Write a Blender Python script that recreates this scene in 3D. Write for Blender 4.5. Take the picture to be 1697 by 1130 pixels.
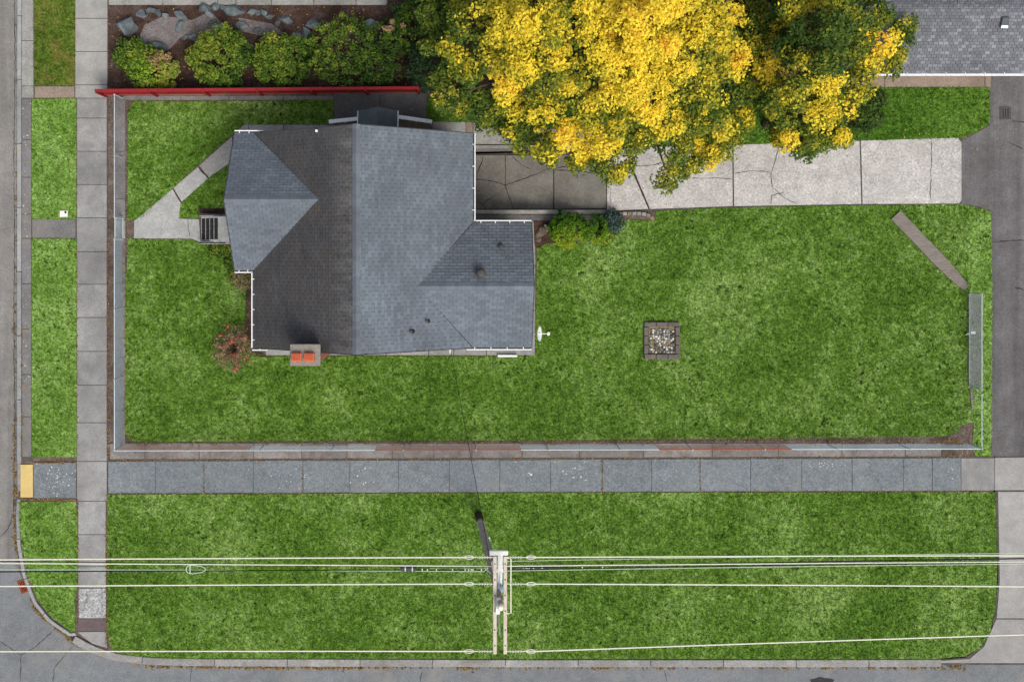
import bpy, bmesh, math, random
import numpy as np
from mathutils import Vector, Matrix, noise as mnoise

for o in list(bpy.data.objects): bpy.data.objects.remove(o)
random.seed(7); RNG = np.random.default_rng(11)
SC = bpy.context.scene
COL = SC.collection

# ------------------------------------------------------------------ camera
H = 48.0            # camera height over the ground, metres
PPM = 39.0          # photo pixels per metre on the ground
VX, VY = 765.0, 420.0   # photo pixel straight below the camera
IW, IH = 1697.0, 1130.0
cam = bpy.data.cameras.new('camera')
cam.sensor_width = 36.0; cam.sensor_fit = 'HORIZONTAL'
cam.lens = 36.0 * H / (IW / PPM)
cam.shift_x = (IW/2 - VX) / IW
cam.shift_y = -(IH/2 - VY) / IW
cam.clip_start = 0.5; cam.clip_end = 2000
cam_o = bpy.data.objects.new('camera', cam); COL.objects.link(cam_o)
cam_o.location = (0, 0, H); cam_o.rotation_euler = (0, 0, 0)
SC.camera = cam_o

# ------------------------------------------------------------------ light
SUN_AZ, SUN_EL = 150.0, 56.0        # compass bearing the light comes from, height
world = bpy.data.worlds.new('World'); SC.world = world; world.use_nodes = True
wn = world.node_tree; wn.nodes.clear()
w_out = wn.nodes.new('ShaderNodeOutputWorld'); w_bg = wn.nodes.new('ShaderNodeBackground')
w_sky = wn.nodes.new('ShaderNodeTexSky'); w_sky.sky_type = 'NISHITA'; w_sky.sun_disc = False
w_sky.sun_elevation = math.radians(SUN_EL); w_sky.sun_rotation = math.radians(SUN_AZ)
w_sky.dust_density = 4.0
w_hs = wn.nodes.new('ShaderNodeHueSaturation'); w_hs.inputs['Saturation'].default_value = 0.55
wn.links.new(w_sky.outputs[0], w_hs.inputs['Color']); wn.links.new(w_hs.outputs[0], w_bg.inputs[0])
w_bg.inputs[1].default_value = 0.12
wn.links.new(w_bg.outputs[0], w_out.inputs[0])
sun = bpy.data.lights.new('sun', 'SUN'); sun.energy = 1.5; sun.angle = math.radians(24); sun.color = (1.0, 0.93, 0.81)
sun_o = bpy.data.objects.new('sun', sun); COL.objects.link(sun_o)
az, el = math.radians(SUN_AZ), math.radians(SUN_EL)
sd = Vector((math.sin(az)*math.cos(el), math.cos(az)*math.cos(el), math.sin(el)))
sun_o.rotation_euler = sd.to_track_quat('Z', 'Y').to_euler(); sun_o.location = (20, -25, 40)
SC.view_settings.view_transform = 'Standard'; SC.view_settings.look = 'None'
SC.view_settings.gamma = 1.0; SC.view_settings.use_curve_mapping = False
SC.view_settings.exposure = 0.38

# ------------------------------------------------------------------ helpers
def W(px, py, z=0.0):
    """photo pixel -> point at height z (a drone picture taken straight down)"""
    k = (H - z) / (PPM * H)
    return Vector(((px - VX) * k, (VY - py) * k, z))

def tag(o, label=None, cat=None, group=None, kind=None):
    if label: o['label'] = label
    if cat: o['category'] = cat
    if group: o['group'] = group
    if kind: o['kind'] = kind
    return o

def empty(name, loc=(0, 0, 0), rz=0.0):
    o = bpy.data.objects.new(name, None); COL.objects.link(o)
    o.location = loc; o.rotation_euler = (0, 0, rz); o.empty_display_size = 0.2
    return o

def link(name, me, m, parent=None):
    o = bpy.data.objects.new(name, me); COL.objects.link(o)
    if m is not None and not me.materials: me.materials.append(m)
    if parent is not None:
        o.parent = parent
        # geometry is written in world coordinates: keep it there
        o.matrix_parent_inverse = Matrix.LocRotScale(parent_world(parent)[0], parent_world(parent)[1], None).inverted()
    return o

def parent_world(p):
    loc = Vector(p.location); rot = p.rotation_euler.to_quaternion()
    return loc, rot

def np_mesh(name, verts, faces, m=None, parent=None, colors=None, smooth=False):
    """verts (N,3), faces (F,k) arrays of one polygon size"""
    verts = np.asarray(verts, np.float32); faces = np.asarray(faces, np.int32)
    k = faces.shape[1]; F = faces.shape[0]
    me = bpy.data.meshes.new(name)
    me.vertices.add(len(verts)); me.vertices.foreach_set('co', verts.ravel())
    me.loops.add(F * k); me.loops.foreach_set('vertex_index', faces.ravel())
    me.polygons.add(F)
    me.polygons.foreach_set('loop_start', np.arange(0, F*k, k, dtype=np.int32))
    me.polygons.foreach_set('loop_total', np.full(F, k, np.int32))
    if smooth: me.polygons.foreach_set('use_smooth', np.ones(F, bool))
    me.update(calc_edges=True)
    if colors is not None:
        a = me.attributes.new('tint', 'FLOAT_COLOR', 'POINT')
        c = np.ones((len(verts), 4), np.float32); c[:, :3] = colors
        a.data.foreach_set('color', c.ravel())
    return link(name, me, m, parent)

class MB:
    def __init__(s): s.v = []; s.f = []
    def add(s, vs, fs):
        n = len(s.v); s.v += [tuple(p) for p in vs]; s.f += [tuple(i + n for i in f) for f in fs]; return s
    def box(s, x0, x1, y0, y1, z0, z1):
        return s.add([(x0,y0,z0),(x1,y0,z0),(x1,y1,z0),(x0,y1,z0),(x0,y0,z1),(x1,y0,z1),(x1,y1,z1),(x0,y1,z1)],
                     [(0,3,2,1),(4,5,6,7),(0,1,5,4),(1,2,6,5),(2,3,7,6),(3,0,4,7)])
    def obox(s, c, ux, uy, uz, a, b, d):
        """box round c with half sizes a,b,d along the unit axes"""
        c, ux, uy, uz = Vector(c), Vector(ux), Vector(uy), Vector(uz)
        P = [c + ux*(i*a) + uy*(j*b) + uz*(k*d) for k in (-1,1) for j in (-1,1) for i in (-1,1)]
        return s.add(P, [(0,2,3,1),(4,5,7,6),(0,1,5,4),(1,3,7,5),(3,2,6,7),(2,0,4,6)])
    def beam(s, p, q, w, h, up=(0,0,1)):
        p, q = Vector(p), Vector(q); d = (q-p); L = d.length; d.normalize()
        side = d.cross(Vector(up))
        if side.length < 1e-4: side = d.cross(Vector((1,0,0)))
        side.normalize(); u = side.cross(d).normalized()
        return s.obox((p+q)/2, d, side, u, L/2, w/2, h/2)
    def prism(s, pts, z0, z1):
        """polygon (world xy, any winding) pulled from z0 to z1; z1 may be a function of (x,y)"""
        area = sum(pts[i][0]*pts[(i+1)%len(pts)][1] - pts[(i+1)%len(pts)][0]*pts[i][1] for i in range(len(pts)))
        if area < 0: pts = pts[::-1]
        n = len(pts); g = z1 if callable(z1) else (lambda x, y: z1)
        h = z0 if callable(z0) else (lambda x, y: z0)
        return s.add([(p[0],p[1],h(p[0],p[1])) for p in pts] + [(p[0],p[1],g(p[0],p[1])) for p in pts],
                     [tuple(range(n-1,-1,-1)), tuple(range(n,2*n))] + [(i,(i+1)%n,n+(i+1)%n,n+i) for i in range(n)])
    def tube(s, path, r, n=8, cap=True):
        path = [Vector(p) for p in path]; rs = r if isinstance(r, (list, tuple)) else [r]*len(path)
        rings = []; ref = None
        for i, p in enumerate(path):
            d = (path[min(i+1, len(path)-1)] - path[max(i-1, 0)]).normalized()
            if ref is None:
                ref = d.orthogonal().normalized()
            ref = (ref - d*ref.dot(d)).normalized(); b = d.cross(ref)
            rings.append([p + (ref*math.cos(2*math.pi*k/n) + b*math.sin(2*math.pi*k/n))*rs[i] for k in range(n)])
        vs = [q for R in rings for q in R]; fs = []
        for i in range(len(path)-1):
            for k in range(n):
                fs.append((i*n+k, i*n+(k+1)%n, (i+1)*n+(k+1)%n, (i+1)*n+k))
        if cap:
            fs.append(tuple(range(n-1,-1,-1))); fs.append(tuple((len(path)-1)*n + k for k in range(n)))
        return s.add(vs, fs)
    def lathe(s, c, prof, n=14, axis=(0,0,1)):
        a = Vector(axis).normalized(); u = a.orthogonal().normalized(); w = a.cross(u); c = Vector(c); vs = []; fs = []
        for (r, z) in prof:
            vs += [c + a*z + (u*math.cos(2*math.pi*k/n) + w*math.sin(2*math.pi*k/n))*r for k in range(n)]
        for i in range(len(prof)-1):
            for k in range(n): fs.append((i*n+k, i*n+(k+1)%n, (i+1)*n+(k+1)%n, (i+1)*n+k))
        fs.append(tuple(range(n-1,-1,-1))); fs.append(tuple((len(prof)-1)*n+k for k in range(n)))
        return s.add(vs, fs)
    def mesh(s, name, smooth=False):
        me = bpy.data.meshes.new(name); me.from_pydata(s.v, [], s.f); me.update()
        if smooth: me.polygons.foreach_set('use_smooth', np.ones(len(me.polygons), bool))
        return me
    def build(s, name, m, parent=None, smooth=False, bevel=0.0):
        me = s.mesh(name, smooth)
        if bevel:
            bm = bmesh.new(); bm.from_mesh(me)
            es = [e for e in bm.edges if len(e.link_faces) == 2 and e.calc_face_angle(0) > 0.5]
            bmesh.ops.bevel(bm, geom=es, offset=bevel, segments=1, affect='EDGES', profile=0.5)
            bm.to_mesh(me); bm.free()
        return link(name, me, m, parent)

def pxpoly(pts, z=0.1): return [W(x, y, z).xy[:] for x, y in pts]
def rect(x0, y0, x1, y1): return [(x0,y0),(x1,y0),(x1,y1),(x0,y1)]

def inside(pts, X, Y):
    """even-odd test, arrays"""
    r = np.zeros(X.shape, bool); n = len(pts)
    for i in range(n):
        x1, y1 = pts[i]; x2, y2 = pts[(i+1) % n]
        if y1 == y2: continue
        c = ((y1 > Y) != (y2 > Y)) & (X < (x2-x1)*(Y-y1)/(y2-y1) + x1)
        r ^= c
    return r

# ------------------------------------------------------------------ materials
class NT:
    def __init__(s, name, rough=0.85, spec=0.3):
        s.m = bpy.data.materials.new(name); s.m.use_nodes = True; s.t = s.m.node_tree
        s.b = s.t.nodes['Principled BSDF']; s.b.inputs['Roughness'].default_value = rough
        s.b.inputs['Specular IOR Level'].default_value = spec
        g = s.t.nodes.new('ShaderNodeNewGeometry'); s.P = g.outputs['Position']
    def n(s, t): return s.t.nodes.new(t)
    def L(s, a, b): s.t.links.new(a, b)
    def stretch(s, sx, sy, sz, rz=0.0):
        mp = s.n('ShaderNodeMapping'); mp.inputs['Scale'].default_value = (sx, sy, sz); mp.inputs['Rotation'].default_value = (0,0,rz)
        s.L(s.P, mp.inputs['Vector']); return mp.outputs[0]
    def noise(s, scale, detail=3, rough=0.6, vec=None, dist=0.0):
        k = s.n('ShaderNodeTexNoise'); k.inputs['Scale'].default_value = scale; k.inputs['Detail'].default_value = detail
        k.inputs['Roughness'].default_value = rough; k.inputs['Distortion'].default_value = dist
        s.L(vec or s.P, k.inputs['Vector']); return k.outputs['Fac']
    def voro(s, scale, feature='F1', vec=None, out='Distance'):
        k = s.n('ShaderNodeTexVoronoi'); k.inputs['Scale'].default_value = scale; k.feature = feature
        s.L(vec or s.P, k.inputs['Vector']); return k.outputs[out]
    def ramp(s, fac, stops, inter='LINEAR'):
        k = s.n('ShaderNodeValToRGB'); e = k.color_ramp.elements; k.color_ramp.interpolation = inter
        while len(e) < len(stops): e.new(0.5)
        for el_, (p, c) in zip(e, stops):
            el_.position = p; el_.color = (c, c, c, 1) if isinstance(c, (int, float)) else (*c, 1)
        s.L(fac, k.inputs[0]); return k.outputs[0]
    def mix(s, fac, a, b, mode='MIX'):
        k = s.n('ShaderNodeMix'); k.data_type = 'RGBA'; k.blend_type = mode
        for sock, v in ((k.inputs[0], fac), (k.inputs[6], a), (k.inputs[7], b)):
            if isinstance(v, (int, float)): sock.default_value = v
            elif isinstance(v, tuple): sock.default_value = (*v, 1)
            else: s.L(v, sock)
        return k.outputs[2]
    def attr(s, name='tint'):
        k = s.n('ShaderNodeAttribute'); k.attribute_name = name; return k.outputs['Color']
    def rnd(s): return s.n('ShaderNodeObjectInfo').outputs['Random']
    def col(s, c):
        if isinstance(c, tuple): s.b.inputs['Base Color'].default_value = (*c, 1)
        else: s.L(c, s.b.inputs['Base Color'])
        return s
    def bump(s, h, strength=0.4, dist=0.02):
        k = s.n('ShaderNodeBump'); k.inputs['Strength'].default_value = strength; k.inputs['Distance'].default_value = dist
        s.L(h, k.inputs['Height']); s.L(k.outputs[0], s.b.inputs['Normal']); return s

def mul(c, f): return tuple(x*f for x in c)

def paving(name, c, var=0.25, stain=None, speck=0.35, grain=55.0, patch=0.35, tone=0.12, streak=None):
    """weathered concrete or asphalt: patches, aggregate specks, stains, slab to slab tone"""
    t = NT(name, 0.9, 0.25)
    big = t.ramp(t.noise(patch, 5, 0.62), [(0.3, 1-var), (0.7, 1+var*0.6)])
    a = t.mix(1.0, c, big, 'MULTIPLY')
    mid = t.ramp(t.noise(2.3, 6, 0.7), [(0.32, 0.80), (0.62, 1.10)])
    a = t.mix(0.8, a, mid, 'MULTIPLY')
    fine = t.ramp(t.noise(grain, 2, 0.7), [(0.3, 1-speck), (0.7, 1+speck)])
    a = t.mix(1.0, a, fine, 'MULTIPLY')
    fine2 = t.ramp(t.noise(grain*0.33, 2, 0.7), [(0.32, 1-speck*0.6), (0.68, 1+speck*0.5)])
    a = t.mix(1.0, a, fine2, 'MULTIPLY')
    sl = t.ramp(t.rnd(), [(0.0, 1-tone), (1.0, 1+tone)])
    a = t.mix(1.0, a, sl, 'MULTIPLY')
    if stain:
        m = t.ramp(t.noise(0.8, 6, 0.72, dist=0.6), [(0.50, 0.0), (0.68, 0.65)])
        a = t.mix(m, a, stain)
    if streak:
        a = t.mix(1.0, a, t.ramp(t.noise(1.0, 4, 0.6, vec=t.stretch(1.5, .045, 1)), [(0.34, 1-streak), (0.66, 1+streak)]), 'MULTIPLY')
    t.col(a); t.bump(t.noise(grain, 2), 0.35, 0.01)
    return t.m

M = {}
M['asphalt_street'] = paving('asphalt_street', (0.200,0.214,0.228), 0.16, (0.245,0.235,0.215), 0.30, 40)
M['asphalt_west'] = paving('asphalt_west', (0.235,0.225,0.212), 0.22, (0.150,0.156,0.165), 0.30, 40, streak=.22)
M['asphalt_alley'] = paving('asphalt_alley', (0.148,0.142,0.147), 0.25, (0.092,0.082,0.080), 0.30, 40, streak=.25)
M['walk_blue'] = paving('walk_blue', (0.172,0.196,0.212), 0.12, (0.215,0.222,0.225), 0.42, 34, tone=0.05)
M['walk_grey'] = paving('walk_grey', (0.290,0.288,0.284), 0.36, (0.190,0.188,0.186), 0.22, 45, tone=0.10)
M['walk_pale'] = paving('walk_pale', (0.345,0.342,0.322), 0.12, (0.240,0.235,0.220), 0.14, 45, tone=0.06)
M['strip_dark'] = paving('strip_dark', (0.185,0.180,0.180), 0.28, (0.225,0.200,0.170), 0.30, 40)
M['strip_pale'] = paving('strip_pale', (0.290,0.286,0.268), 0.18, None, 0.30, 40)
M['mow_strip'] = paving('mow_strip', (0.225,0.208,0.198), 0.35, (0.095,0.062,0.047), 0.30, 40)
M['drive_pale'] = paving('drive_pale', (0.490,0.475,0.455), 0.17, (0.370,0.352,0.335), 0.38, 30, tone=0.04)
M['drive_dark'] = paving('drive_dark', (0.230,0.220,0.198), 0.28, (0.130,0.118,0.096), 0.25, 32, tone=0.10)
M['path_pale'] = paving('path_pale', (0.390,0.395,0.385), 0.14, (0.300,0.300,0.290), 0.26, 32, tone=0.05)
M['path_grey'] = paving('path_grey', (0.300,0.300,0.285), 0.20, (0.160,0.155,0.145), 0.26, 38)
M['pad_shaded'] = paving('pad_shaded', (0.130,0.132,0.136), 0.25, (0.080,0.082,0.080), 0.3, 40)
M['apron'] = paving('apron', (0.330,0.322,0.312), 0.14, (0.270,0.262,0.255), 0.18, 45, tone=0.05)
M['kerb'] = paving('kerb', (0.290,0.285,0.275), 0.25, (0.190,0.165,0.135), 0.30, 40)
M['kerb_blue'] = paving('kerb_blue', (0.300,0.315,0.320), 0.20, None, 0.22, 40)
M['rough_slab'] = paving('rough_slab', (0.320,0.325,0.325), 0.25, None, 0.55, 14)
M['brown_slab'] = paving('brown_slab', (0.140,0.105,0.108), 0.15, None, 0.25, 40)
M['brown_walk'] = paving('brown_walk', (0.260,0.205,0.165), 0.22, None, 0.25, 40)
M['wall_concrete'] = paving('wall_concrete', (0.300,0.295,0.280), 0.25, (0.160,0.150,0.135), 0.2, 30)

def soil(name, a, b, c, scale=16.0):
    t = NT(name, 1.0, 0.1)
    k = t.ramp(t.noise(1.1, 6, 0.7), [(0.35, a), (0.52, b), (0.68, c)])
    f = t.ramp(t.noise(scale, 4, 0.75), [(0.3, 0.45), (0.7, 1.6)])
    k = t.mix(1.0, k, f, 'MULTIPLY')
    chips = t.ramp(t.voro(26.0), [(0.10, 1.0), (0.22, 0.0)])
    chips = t.mix(1.0, chips, t.ramp(t.noise(3.0, 3), [(0.48, 0.0), (0.60, 0.8)]), 'MULTIPLY')
    k = t.mix(chips, k, mul(c, 2.4))
    t.col(k); t.bump(t.noise(scale, 4), 0.9, 0.04); return t.m
M['dirt'] = soil('dirt', (0.085,0.060,0.048), (0.130,0.098,0.080), (0.185,0.150,0.125))
M['mulch'] = soil('mulch', (0.040,0.023,0.018), (0.066,0.040,0.032), (0.105,0.078,0.068), 13.0)
M['gravel_soil'] = soil('gravel_soil', (0.110,0.090,0.085), (0.170,0.150,0.150), (0.235,0.215,0.215), 24.0)

def lawn_material(name, dark, midc, light, extra=None):
    t = NT(name, 0.9, 0.12)
    mnz = t.noise(0.26, 6, 0.66, dist=0.4)
    sml = t.noise(3.2, 5, 0.72)
    both = t.mix(0.52, t.ramp(mnz, [(0.30, 0.0), (0.70, 1.0)]), t.ramp(sml, [(0.28, 0.0), (0.72, 1.0)]))
    a = t.ramp(both, [(0.18, dark), (0.48, midc), (0.82, light)])
    spots = t.ramp(t.noise(5.2, 2, 0.5), [(0.60, 0.0), (0.68, 1.0)])
    where = t.ramp(t.noise(0.55, 2), [(0.38, 0.25), (0.60, 1.0)])
    a = t.mix(t.mix(1.0, spots, where, 'MULTIPLY'), a, mul(dark, 0.55))
    mid2 = t.ramp(t.noise(8.5, 3, 0.65), [(0.34, 0.66), (0.66, 1.30)])
    a = t.mix(1.0, a, mid2, 'MULTIPLY')
    fine = t.ramp(t.noise(20.0, 3, 0.7), [(0.30, 0.55), (0.70, 1.45)])
    a = t.mix(1.0, a, fine, 'MULTIPLY')
    a = t.mix(1.0, a, t.attr(), 'MULTIPLY')
    if extra is not None:
        y = t.ramp(t.noise(1.6, 4, 0.7), [(0.50, 0.0), (0.72, 0.75)])
        a = t.mix(y, a, extra)
    t.col(a); return t.m
M['lawn'] = lawn_material('lawn', (0.052,0.118,0.012), (0.102,0.200,0.024), (0.235,0.360,0.095))
M['lawn_bright'] = lawn_material('lawn_bright', (0.084,0.178,0.021), (0.150,0.275,0.045), (0.275,0.410,0.120))
M['lawn_deep'] = lawn_material('lawn_deep', (0.040,0.105,0.009), (0.075,0.165,0.016), (0.140,0.250,0.040))
M['lawn_dry'] = lawn_material('lawn_dry', (0.050,0.095,0.010), (0.090,0.145,0.018), (0.150,0.200,0.035), (0.210,0.165,0.045))

def plain(name, c, rough=0.6, spec=0.4, metal=0.0, var=0.2, scale=6.0, dirt=None):
    t = NT(name, rough, spec); t.b.inputs['Metallic'].default_value = metal
    f = t.ramp(t.noise(scale, 5, 0.68), [(0.28, 1-var), (0.72, 1+var*0.5)])
    a = t.mix(1.0, c, f, 'MULTIPLY')
    if dirt: a = t.mix(t.ramp(t.noise(scale*0.5, 6, 0.75), [(0.48, 0.0), (0.66, 0.85)]), a, dirt)
    t.col(a); t.bump(t.noise(scale*5, 3), 0.15, 0.005); return t.m
M['red_paint'] = plain('red_paint', (0.300,0.013,0.017), 0.65, 0.3, var=0.35, scale=3.0, dirt=(0.16,0.016,0.018))
M['pale_wood'] = plain('pale_wood', (0.42,0.34,0.27), 0.85, 0.2, var=0.3, scale=5)
M['galv'] = plain('galv', (0.56,0.63,0.68), 0.45, 0.5, 0.25, 0.2, 9)
M['galv_wire'] = plain('galv_wire', (0.44,0.56,0.64), 0.5, 0.5, 0.2, 0.15, 9)
M['rust'] = plain('rust', (0.420,0.105,0.055), 0.85, 0.2, 0.0, 0.35, 9, (0.26,0.09,0.06))
M['rust_wire'] = plain('rust_wire', (0.33,0.20,0.17), 0.85, 0.2, 0.0, 0.35, 9)
M['grate_rust'] = plain('grate_rust', (0.300,0.070,0.035), 0.9, 0.2, 0.0, 0.4, 20)
M['iron'] = plain('iron', (0.085,0.080,0.078), 0.7, 0.4, 0.3, 0.3, 20)
M['black'] = plain('black', (0.012,0.013,0.015), 0.7, 0.3, var=0.3)
M['pit'] = plain('pit', (0.010,0.009,0.008), 1.0, 0.1)
M['white_paint'] = plain('white_paint', (0.84,0.86,0.88), 0.5, 0.4, var=0.15, scale=4)
M['siding'] = plain('siding', (0.62,0.63,0.62), 0.7, 0.3, var=0.1, scale=3)
M['trim_dark'] = plain('trim_dark', (0.05,0.055,0.06), 0.6, 0.3)
M['glass'] = plain('glass', (0.03,0.04,0.05), 0.08, 0.6, var=0.05)
M['brick'] = plain('brick', (0.33,0.115,0.075), 0.9, 0.2, var=0.35, scale=9, dirt=(0.24,0.12,0.10))
M['terracotta'] = plain('terracotta', (0.62,0.130,0.055), 0.8, 0.25, var=0.2, scale=7)
M['flue_in'] = plain('flue_in', (0.44,0.105,0.05), 0.95, 0.1, var=0.3)
M['cap_stone'] = plain('cap_stone', (0.27,0.25,0.22), 0.95, 0.2, var=0.4, scale=14)
M['tactile'] = plain('tactile', (0.66,0.50,0.20), 0.8, 0.2, var=0.18, scale=5, dirt=(0.55,0.42,0.19))
M['deck_wood'] = plain('deck_wood', (0.150,0.112,0.086), 0.9, 0.2, var=0.4, scale=7)
M['arm_wood'] = plain('arm_wood', (0.62,0.56,0.47), 0.85, 0.2, var=0.28, scale=9, dirt=(0.46,0.36,0.27))
M['wire_pale'] = plain('wire_pale', (0.80,0.79,0.66), 0.5, 0.4, var=0.05)
M['wire_green'] = plain('wire_green', (0.52,0.66,0.50), 0.6, 0.3, var=0.05)
M['insul'] = plain('insul', (0.72,0.74,0.62), 0.4, 0.5, var=0.05)
M['fibreglass'] = plain('fibreglass', (0.82,0.84,0.80), 0.5, 0.4, var=0.1)
M['steel_blue'] = plain('steel_blue', (0.26,0.36,0.46), 0.5, 0.5, var=0.2)
M['bark'] = plain('bark', (0.085,0.060,0.045), 0.95, 0.1, var=0.5, scale=8)
M['twig'] = plain('twig', (0.200,0.130,0.095), 0.95, 0.1, var=0.4, scale=8)
M['splat'] = plain('splat', (0.62,0.63,0.62), 0.8, 0.2, var=0.15)
M['joint'] = plain('joint', (0.105,0.098,0.088), 1.0, 0.05, var=0.5, scale=3)
M['crack'] = plain('crack', (0.040,0.037,0.034), 1.0, 0.05, var=0.4)
M['tar'] = plain('tar', (0.022,0.022,0.024), 0.7, 0.3, var=0.4)
M['plastic_white'] = plain('plastic_white', (0.78,0.77,0.72), 0.5, 0.4, var=0.08)
M['pit_block'] = paving('pit_block', (0.135,0.122,0.118), 0.25, (0.200,0.160,0.120), 0.25, 30)
M['sand'] = plain('sand', (0.30,0.215,0.145), 1.0, 0.1, var=0.4, scale=10)

def pole_material():
    t = NT('pole_wood', 0.9, 0.2)
    z = t.n('ShaderNodeSeparateXYZ'); t.L(t.P, z.inputs[0])
    zr = t.n('ShaderNodeMath'); zr.operation = 'DIVIDE'; zr.inputs[1].default_value = 12.6; t.L(z.outputs[2], zr.inputs[0])
    # creosote at the butt, weathered top; shaft between painted lighter to offset its shade
    c = t.ramp(zr.outputs[0], [(0.0, (0.050,0.026,0.020)), (0.10, (0.052,0.028,0.022)), (0.14, (0.400,0.375,0.365)), (0.55, (0.380,0.330,0.295)), (0.80, (0.300,0.235,0.180)), (1.0, (0.420,0.350,0.270))])
    g = t.ramp(t.noise(3.0, 5, 0.7, vec=t.stretch(9, 9, 0.7)), [(0.3, 0.6), (0.7, 1.35)])
    t.col(t.mix(1.0, c, g, 'MULTIPLY')); return t.m
M['pole_wood'] = pole_material()

def plank_material():
    t = NT('old_plank', 0.95, 0.15)
    ang = math.atan2(-(480-352), 1603-1489)
    g = t.noise(3.0, 5, 0.7, vec=t.stretch(1.2, 16, 1, -ang))
    c = t.ramp(g, [(0.3, (0.130,0.112,0.098)), (0.5, (0.205,0.182,0.162)), (0.7, (0.290,0.265,0.240))])
    c = t.mix(t.ramp(t.noise(1.7, 5, 0.7), [(0.5, 0.0), (0.7, 0.6)]), c, (0.14,0.105,0.088))
    t.col(c); t.bump(g, 0.5, 0.01); return t.m
M['plank'] = plank_material()

def shingle_material(name, base, moss, spots=None):
    t = NT(name, 0.92, 0.25)
    a = t.mix(1.0, base, t.attr(), 'MULTIPLY')
    big = t.ramp(t.noise(0.45, 5, 0.65, dist=0.5), [(0.34, 0.80), (0.66, 1.12)])
    a = t.mix(1.0, a, big, 'MULTIPLY')
    gr = t.ramp(t.noise(60.0, 2, 0.7), [(0.3, 0.78), (0.7, 1.22)])
    a = t.mix(1.0, a, gr, 'MULTIPLY')
    m = t.ramp(t.noise(0.8, 6, 0.75), [(0.47, 0.0), (0.68, 0.75)])
    a = t.mix(m, a, moss)
    if spots:      # granules worn off in a ragged band along the ridge
        sx = t.n('ShaderNodeSeparateXYZ'); t.L(t.P, sx.inputs[0]); mr = t.n('ShaderNodeMapRange'); t.L(sx.outputs[0], mr.inputs[0])
        mr.inputs[1].default_value = -5.0; mr.inputs[2].default_value = -3.9
        w = t.mix(1.0, mr.outputs[0], t.ramp(t.noise(2.2, 6, 0.75, vec=t.stretch(.5, 1.6, .5)), [(0.40, 0.0), (0.66, 1.0)]), 'MULTIPLY')
        a = t.mix(w, a, spots)
    t.col(a); t.bump(t.noise(60.0, 2), 0.3, 0.004); return t.m
M['shingle'] = shingle_material('shingle', (0.140,0.166,0.198), (0.118,0.136,0.160))
M['shingle_west'] = shingle_material('shingle_west', (0.066,0.066,0.070), (0.082,0.072,0.062), (0.175,0.170,0.165))   # weather side: base darker than the other slopes, with moss patches
M['shingle_neighbour'] = shingle_material('shingle_neighbour', (0.150,0.158,0.176), (0.140,0.148,0.165))
M['porch_metal'] = plain('porch_metal', (0.060,0.078,0.092), 0.6, 0.4, var=0.3, scale=4)

def leaf_material(name, trans=0.35):
    t = NT(name, 0.75, 0.25)
    c = t.attr(); t.col(c)
    tr = t.n('ShaderNodeBsdfTranslucent'); t.L(c, tr.inputs['Color'])
    mx = t.n('ShaderNodeMixShader'); mx.inputs[0].default_value = trans
    out = t.t.nodes['Material Output']
    t.L(t.b.outputs[0], mx.inputs[1]); t.L(tr.outputs[0], mx.inputs[2]); t.L(mx.outputs[0], out.inputs['Surface'])
    return t.m
M['leaf'] = leaf_material('leaf', 0.25)

def rock_material():
    t = NT('rock', 0.9, 0.25)
    c = t.ramp(t.noise(2.2, 6, 0.7), [(0.3, (0.062,0.078,0.085)), (0.55, (0.150,0.178,0.190)), (0.75, (0.270,0.300,0.310))])
    r = t.ramp(t.rnd(), [(0.0, 0.75), (1.0, 1.2)])
    t.col(t.mix(1.0, c, r, 'MULTIPLY')); t.bump(t.noise(9.0, 5, 0.7), 0.7, 0.05); return t.m
M['rock'] = rock_material()
def stone_material():
    t = NT('cobble', 0.8, 0.3)
    t.col(t.attr()); t.bump(t.noise(30.0, 3), 0.3, 0.01); return t.m
M['cobble'] = stone_material()
# ================================================================== THE SETTING
Z0 = 0.10                                   # level of the lot
PIT = (767.0, 247.0, 1012.0, 352.0)         # sunken part of the driveway, ground pixels
def plate(mb, x0, y0, x1, y1, z):
    a, b = W(x0, y1, 0.1), W(x1, y0, 0.1)
    mb.add([(a.x,a.y,z),(b.x,a.y,z),(b.x,b.y,z),(a.x,b.y,z)], [(0,1,2,3)])
g = MB(); B = 9000
for r in ((-B,-B,PIT[0],B), (PIT[2],-B,B,B), (PIT[0],-B,PIT[2],PIT[1]), (PIT[0],PIT[3],PIT[2],B)): plate(g, *r, -0.03)
tag(g.build('ground', M['dirt']), kind='structure')
# raised soil of the lots, from the west sidewalk to the alley
s = MB()
for r in ((36,-400,PIT[0],815), (PIT[2],-400,1646,815), (PIT[0],-400,PIT[2],PIT[1]), (PIT[0],PIT[3],PIT[2],815)):
    a, b = W(r[0], r[3], 0.1), W(r[2], r[1], 0.1)
    s.box(a.x, b.x, a.y, b.y, -0.02, Z0 - 0.012)
lot = tag(s.build('soil', M['dirt']), kind='structure')
s = MB(); a, b = W(36, 1092, .1), W(1652, 815, .1)
s.prism(pxpoly([(30,815),(1652,815),(1652,960),(1640,1050),(1600,1088),(300,1092),(190,1085),(122,1050),(85,1024),(60,994),(42,950),(33,900),(29,850)]), -0.02, Z0 - 0.012)
tag(s.build('soil', M['dirt']), kind='structure')

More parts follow.
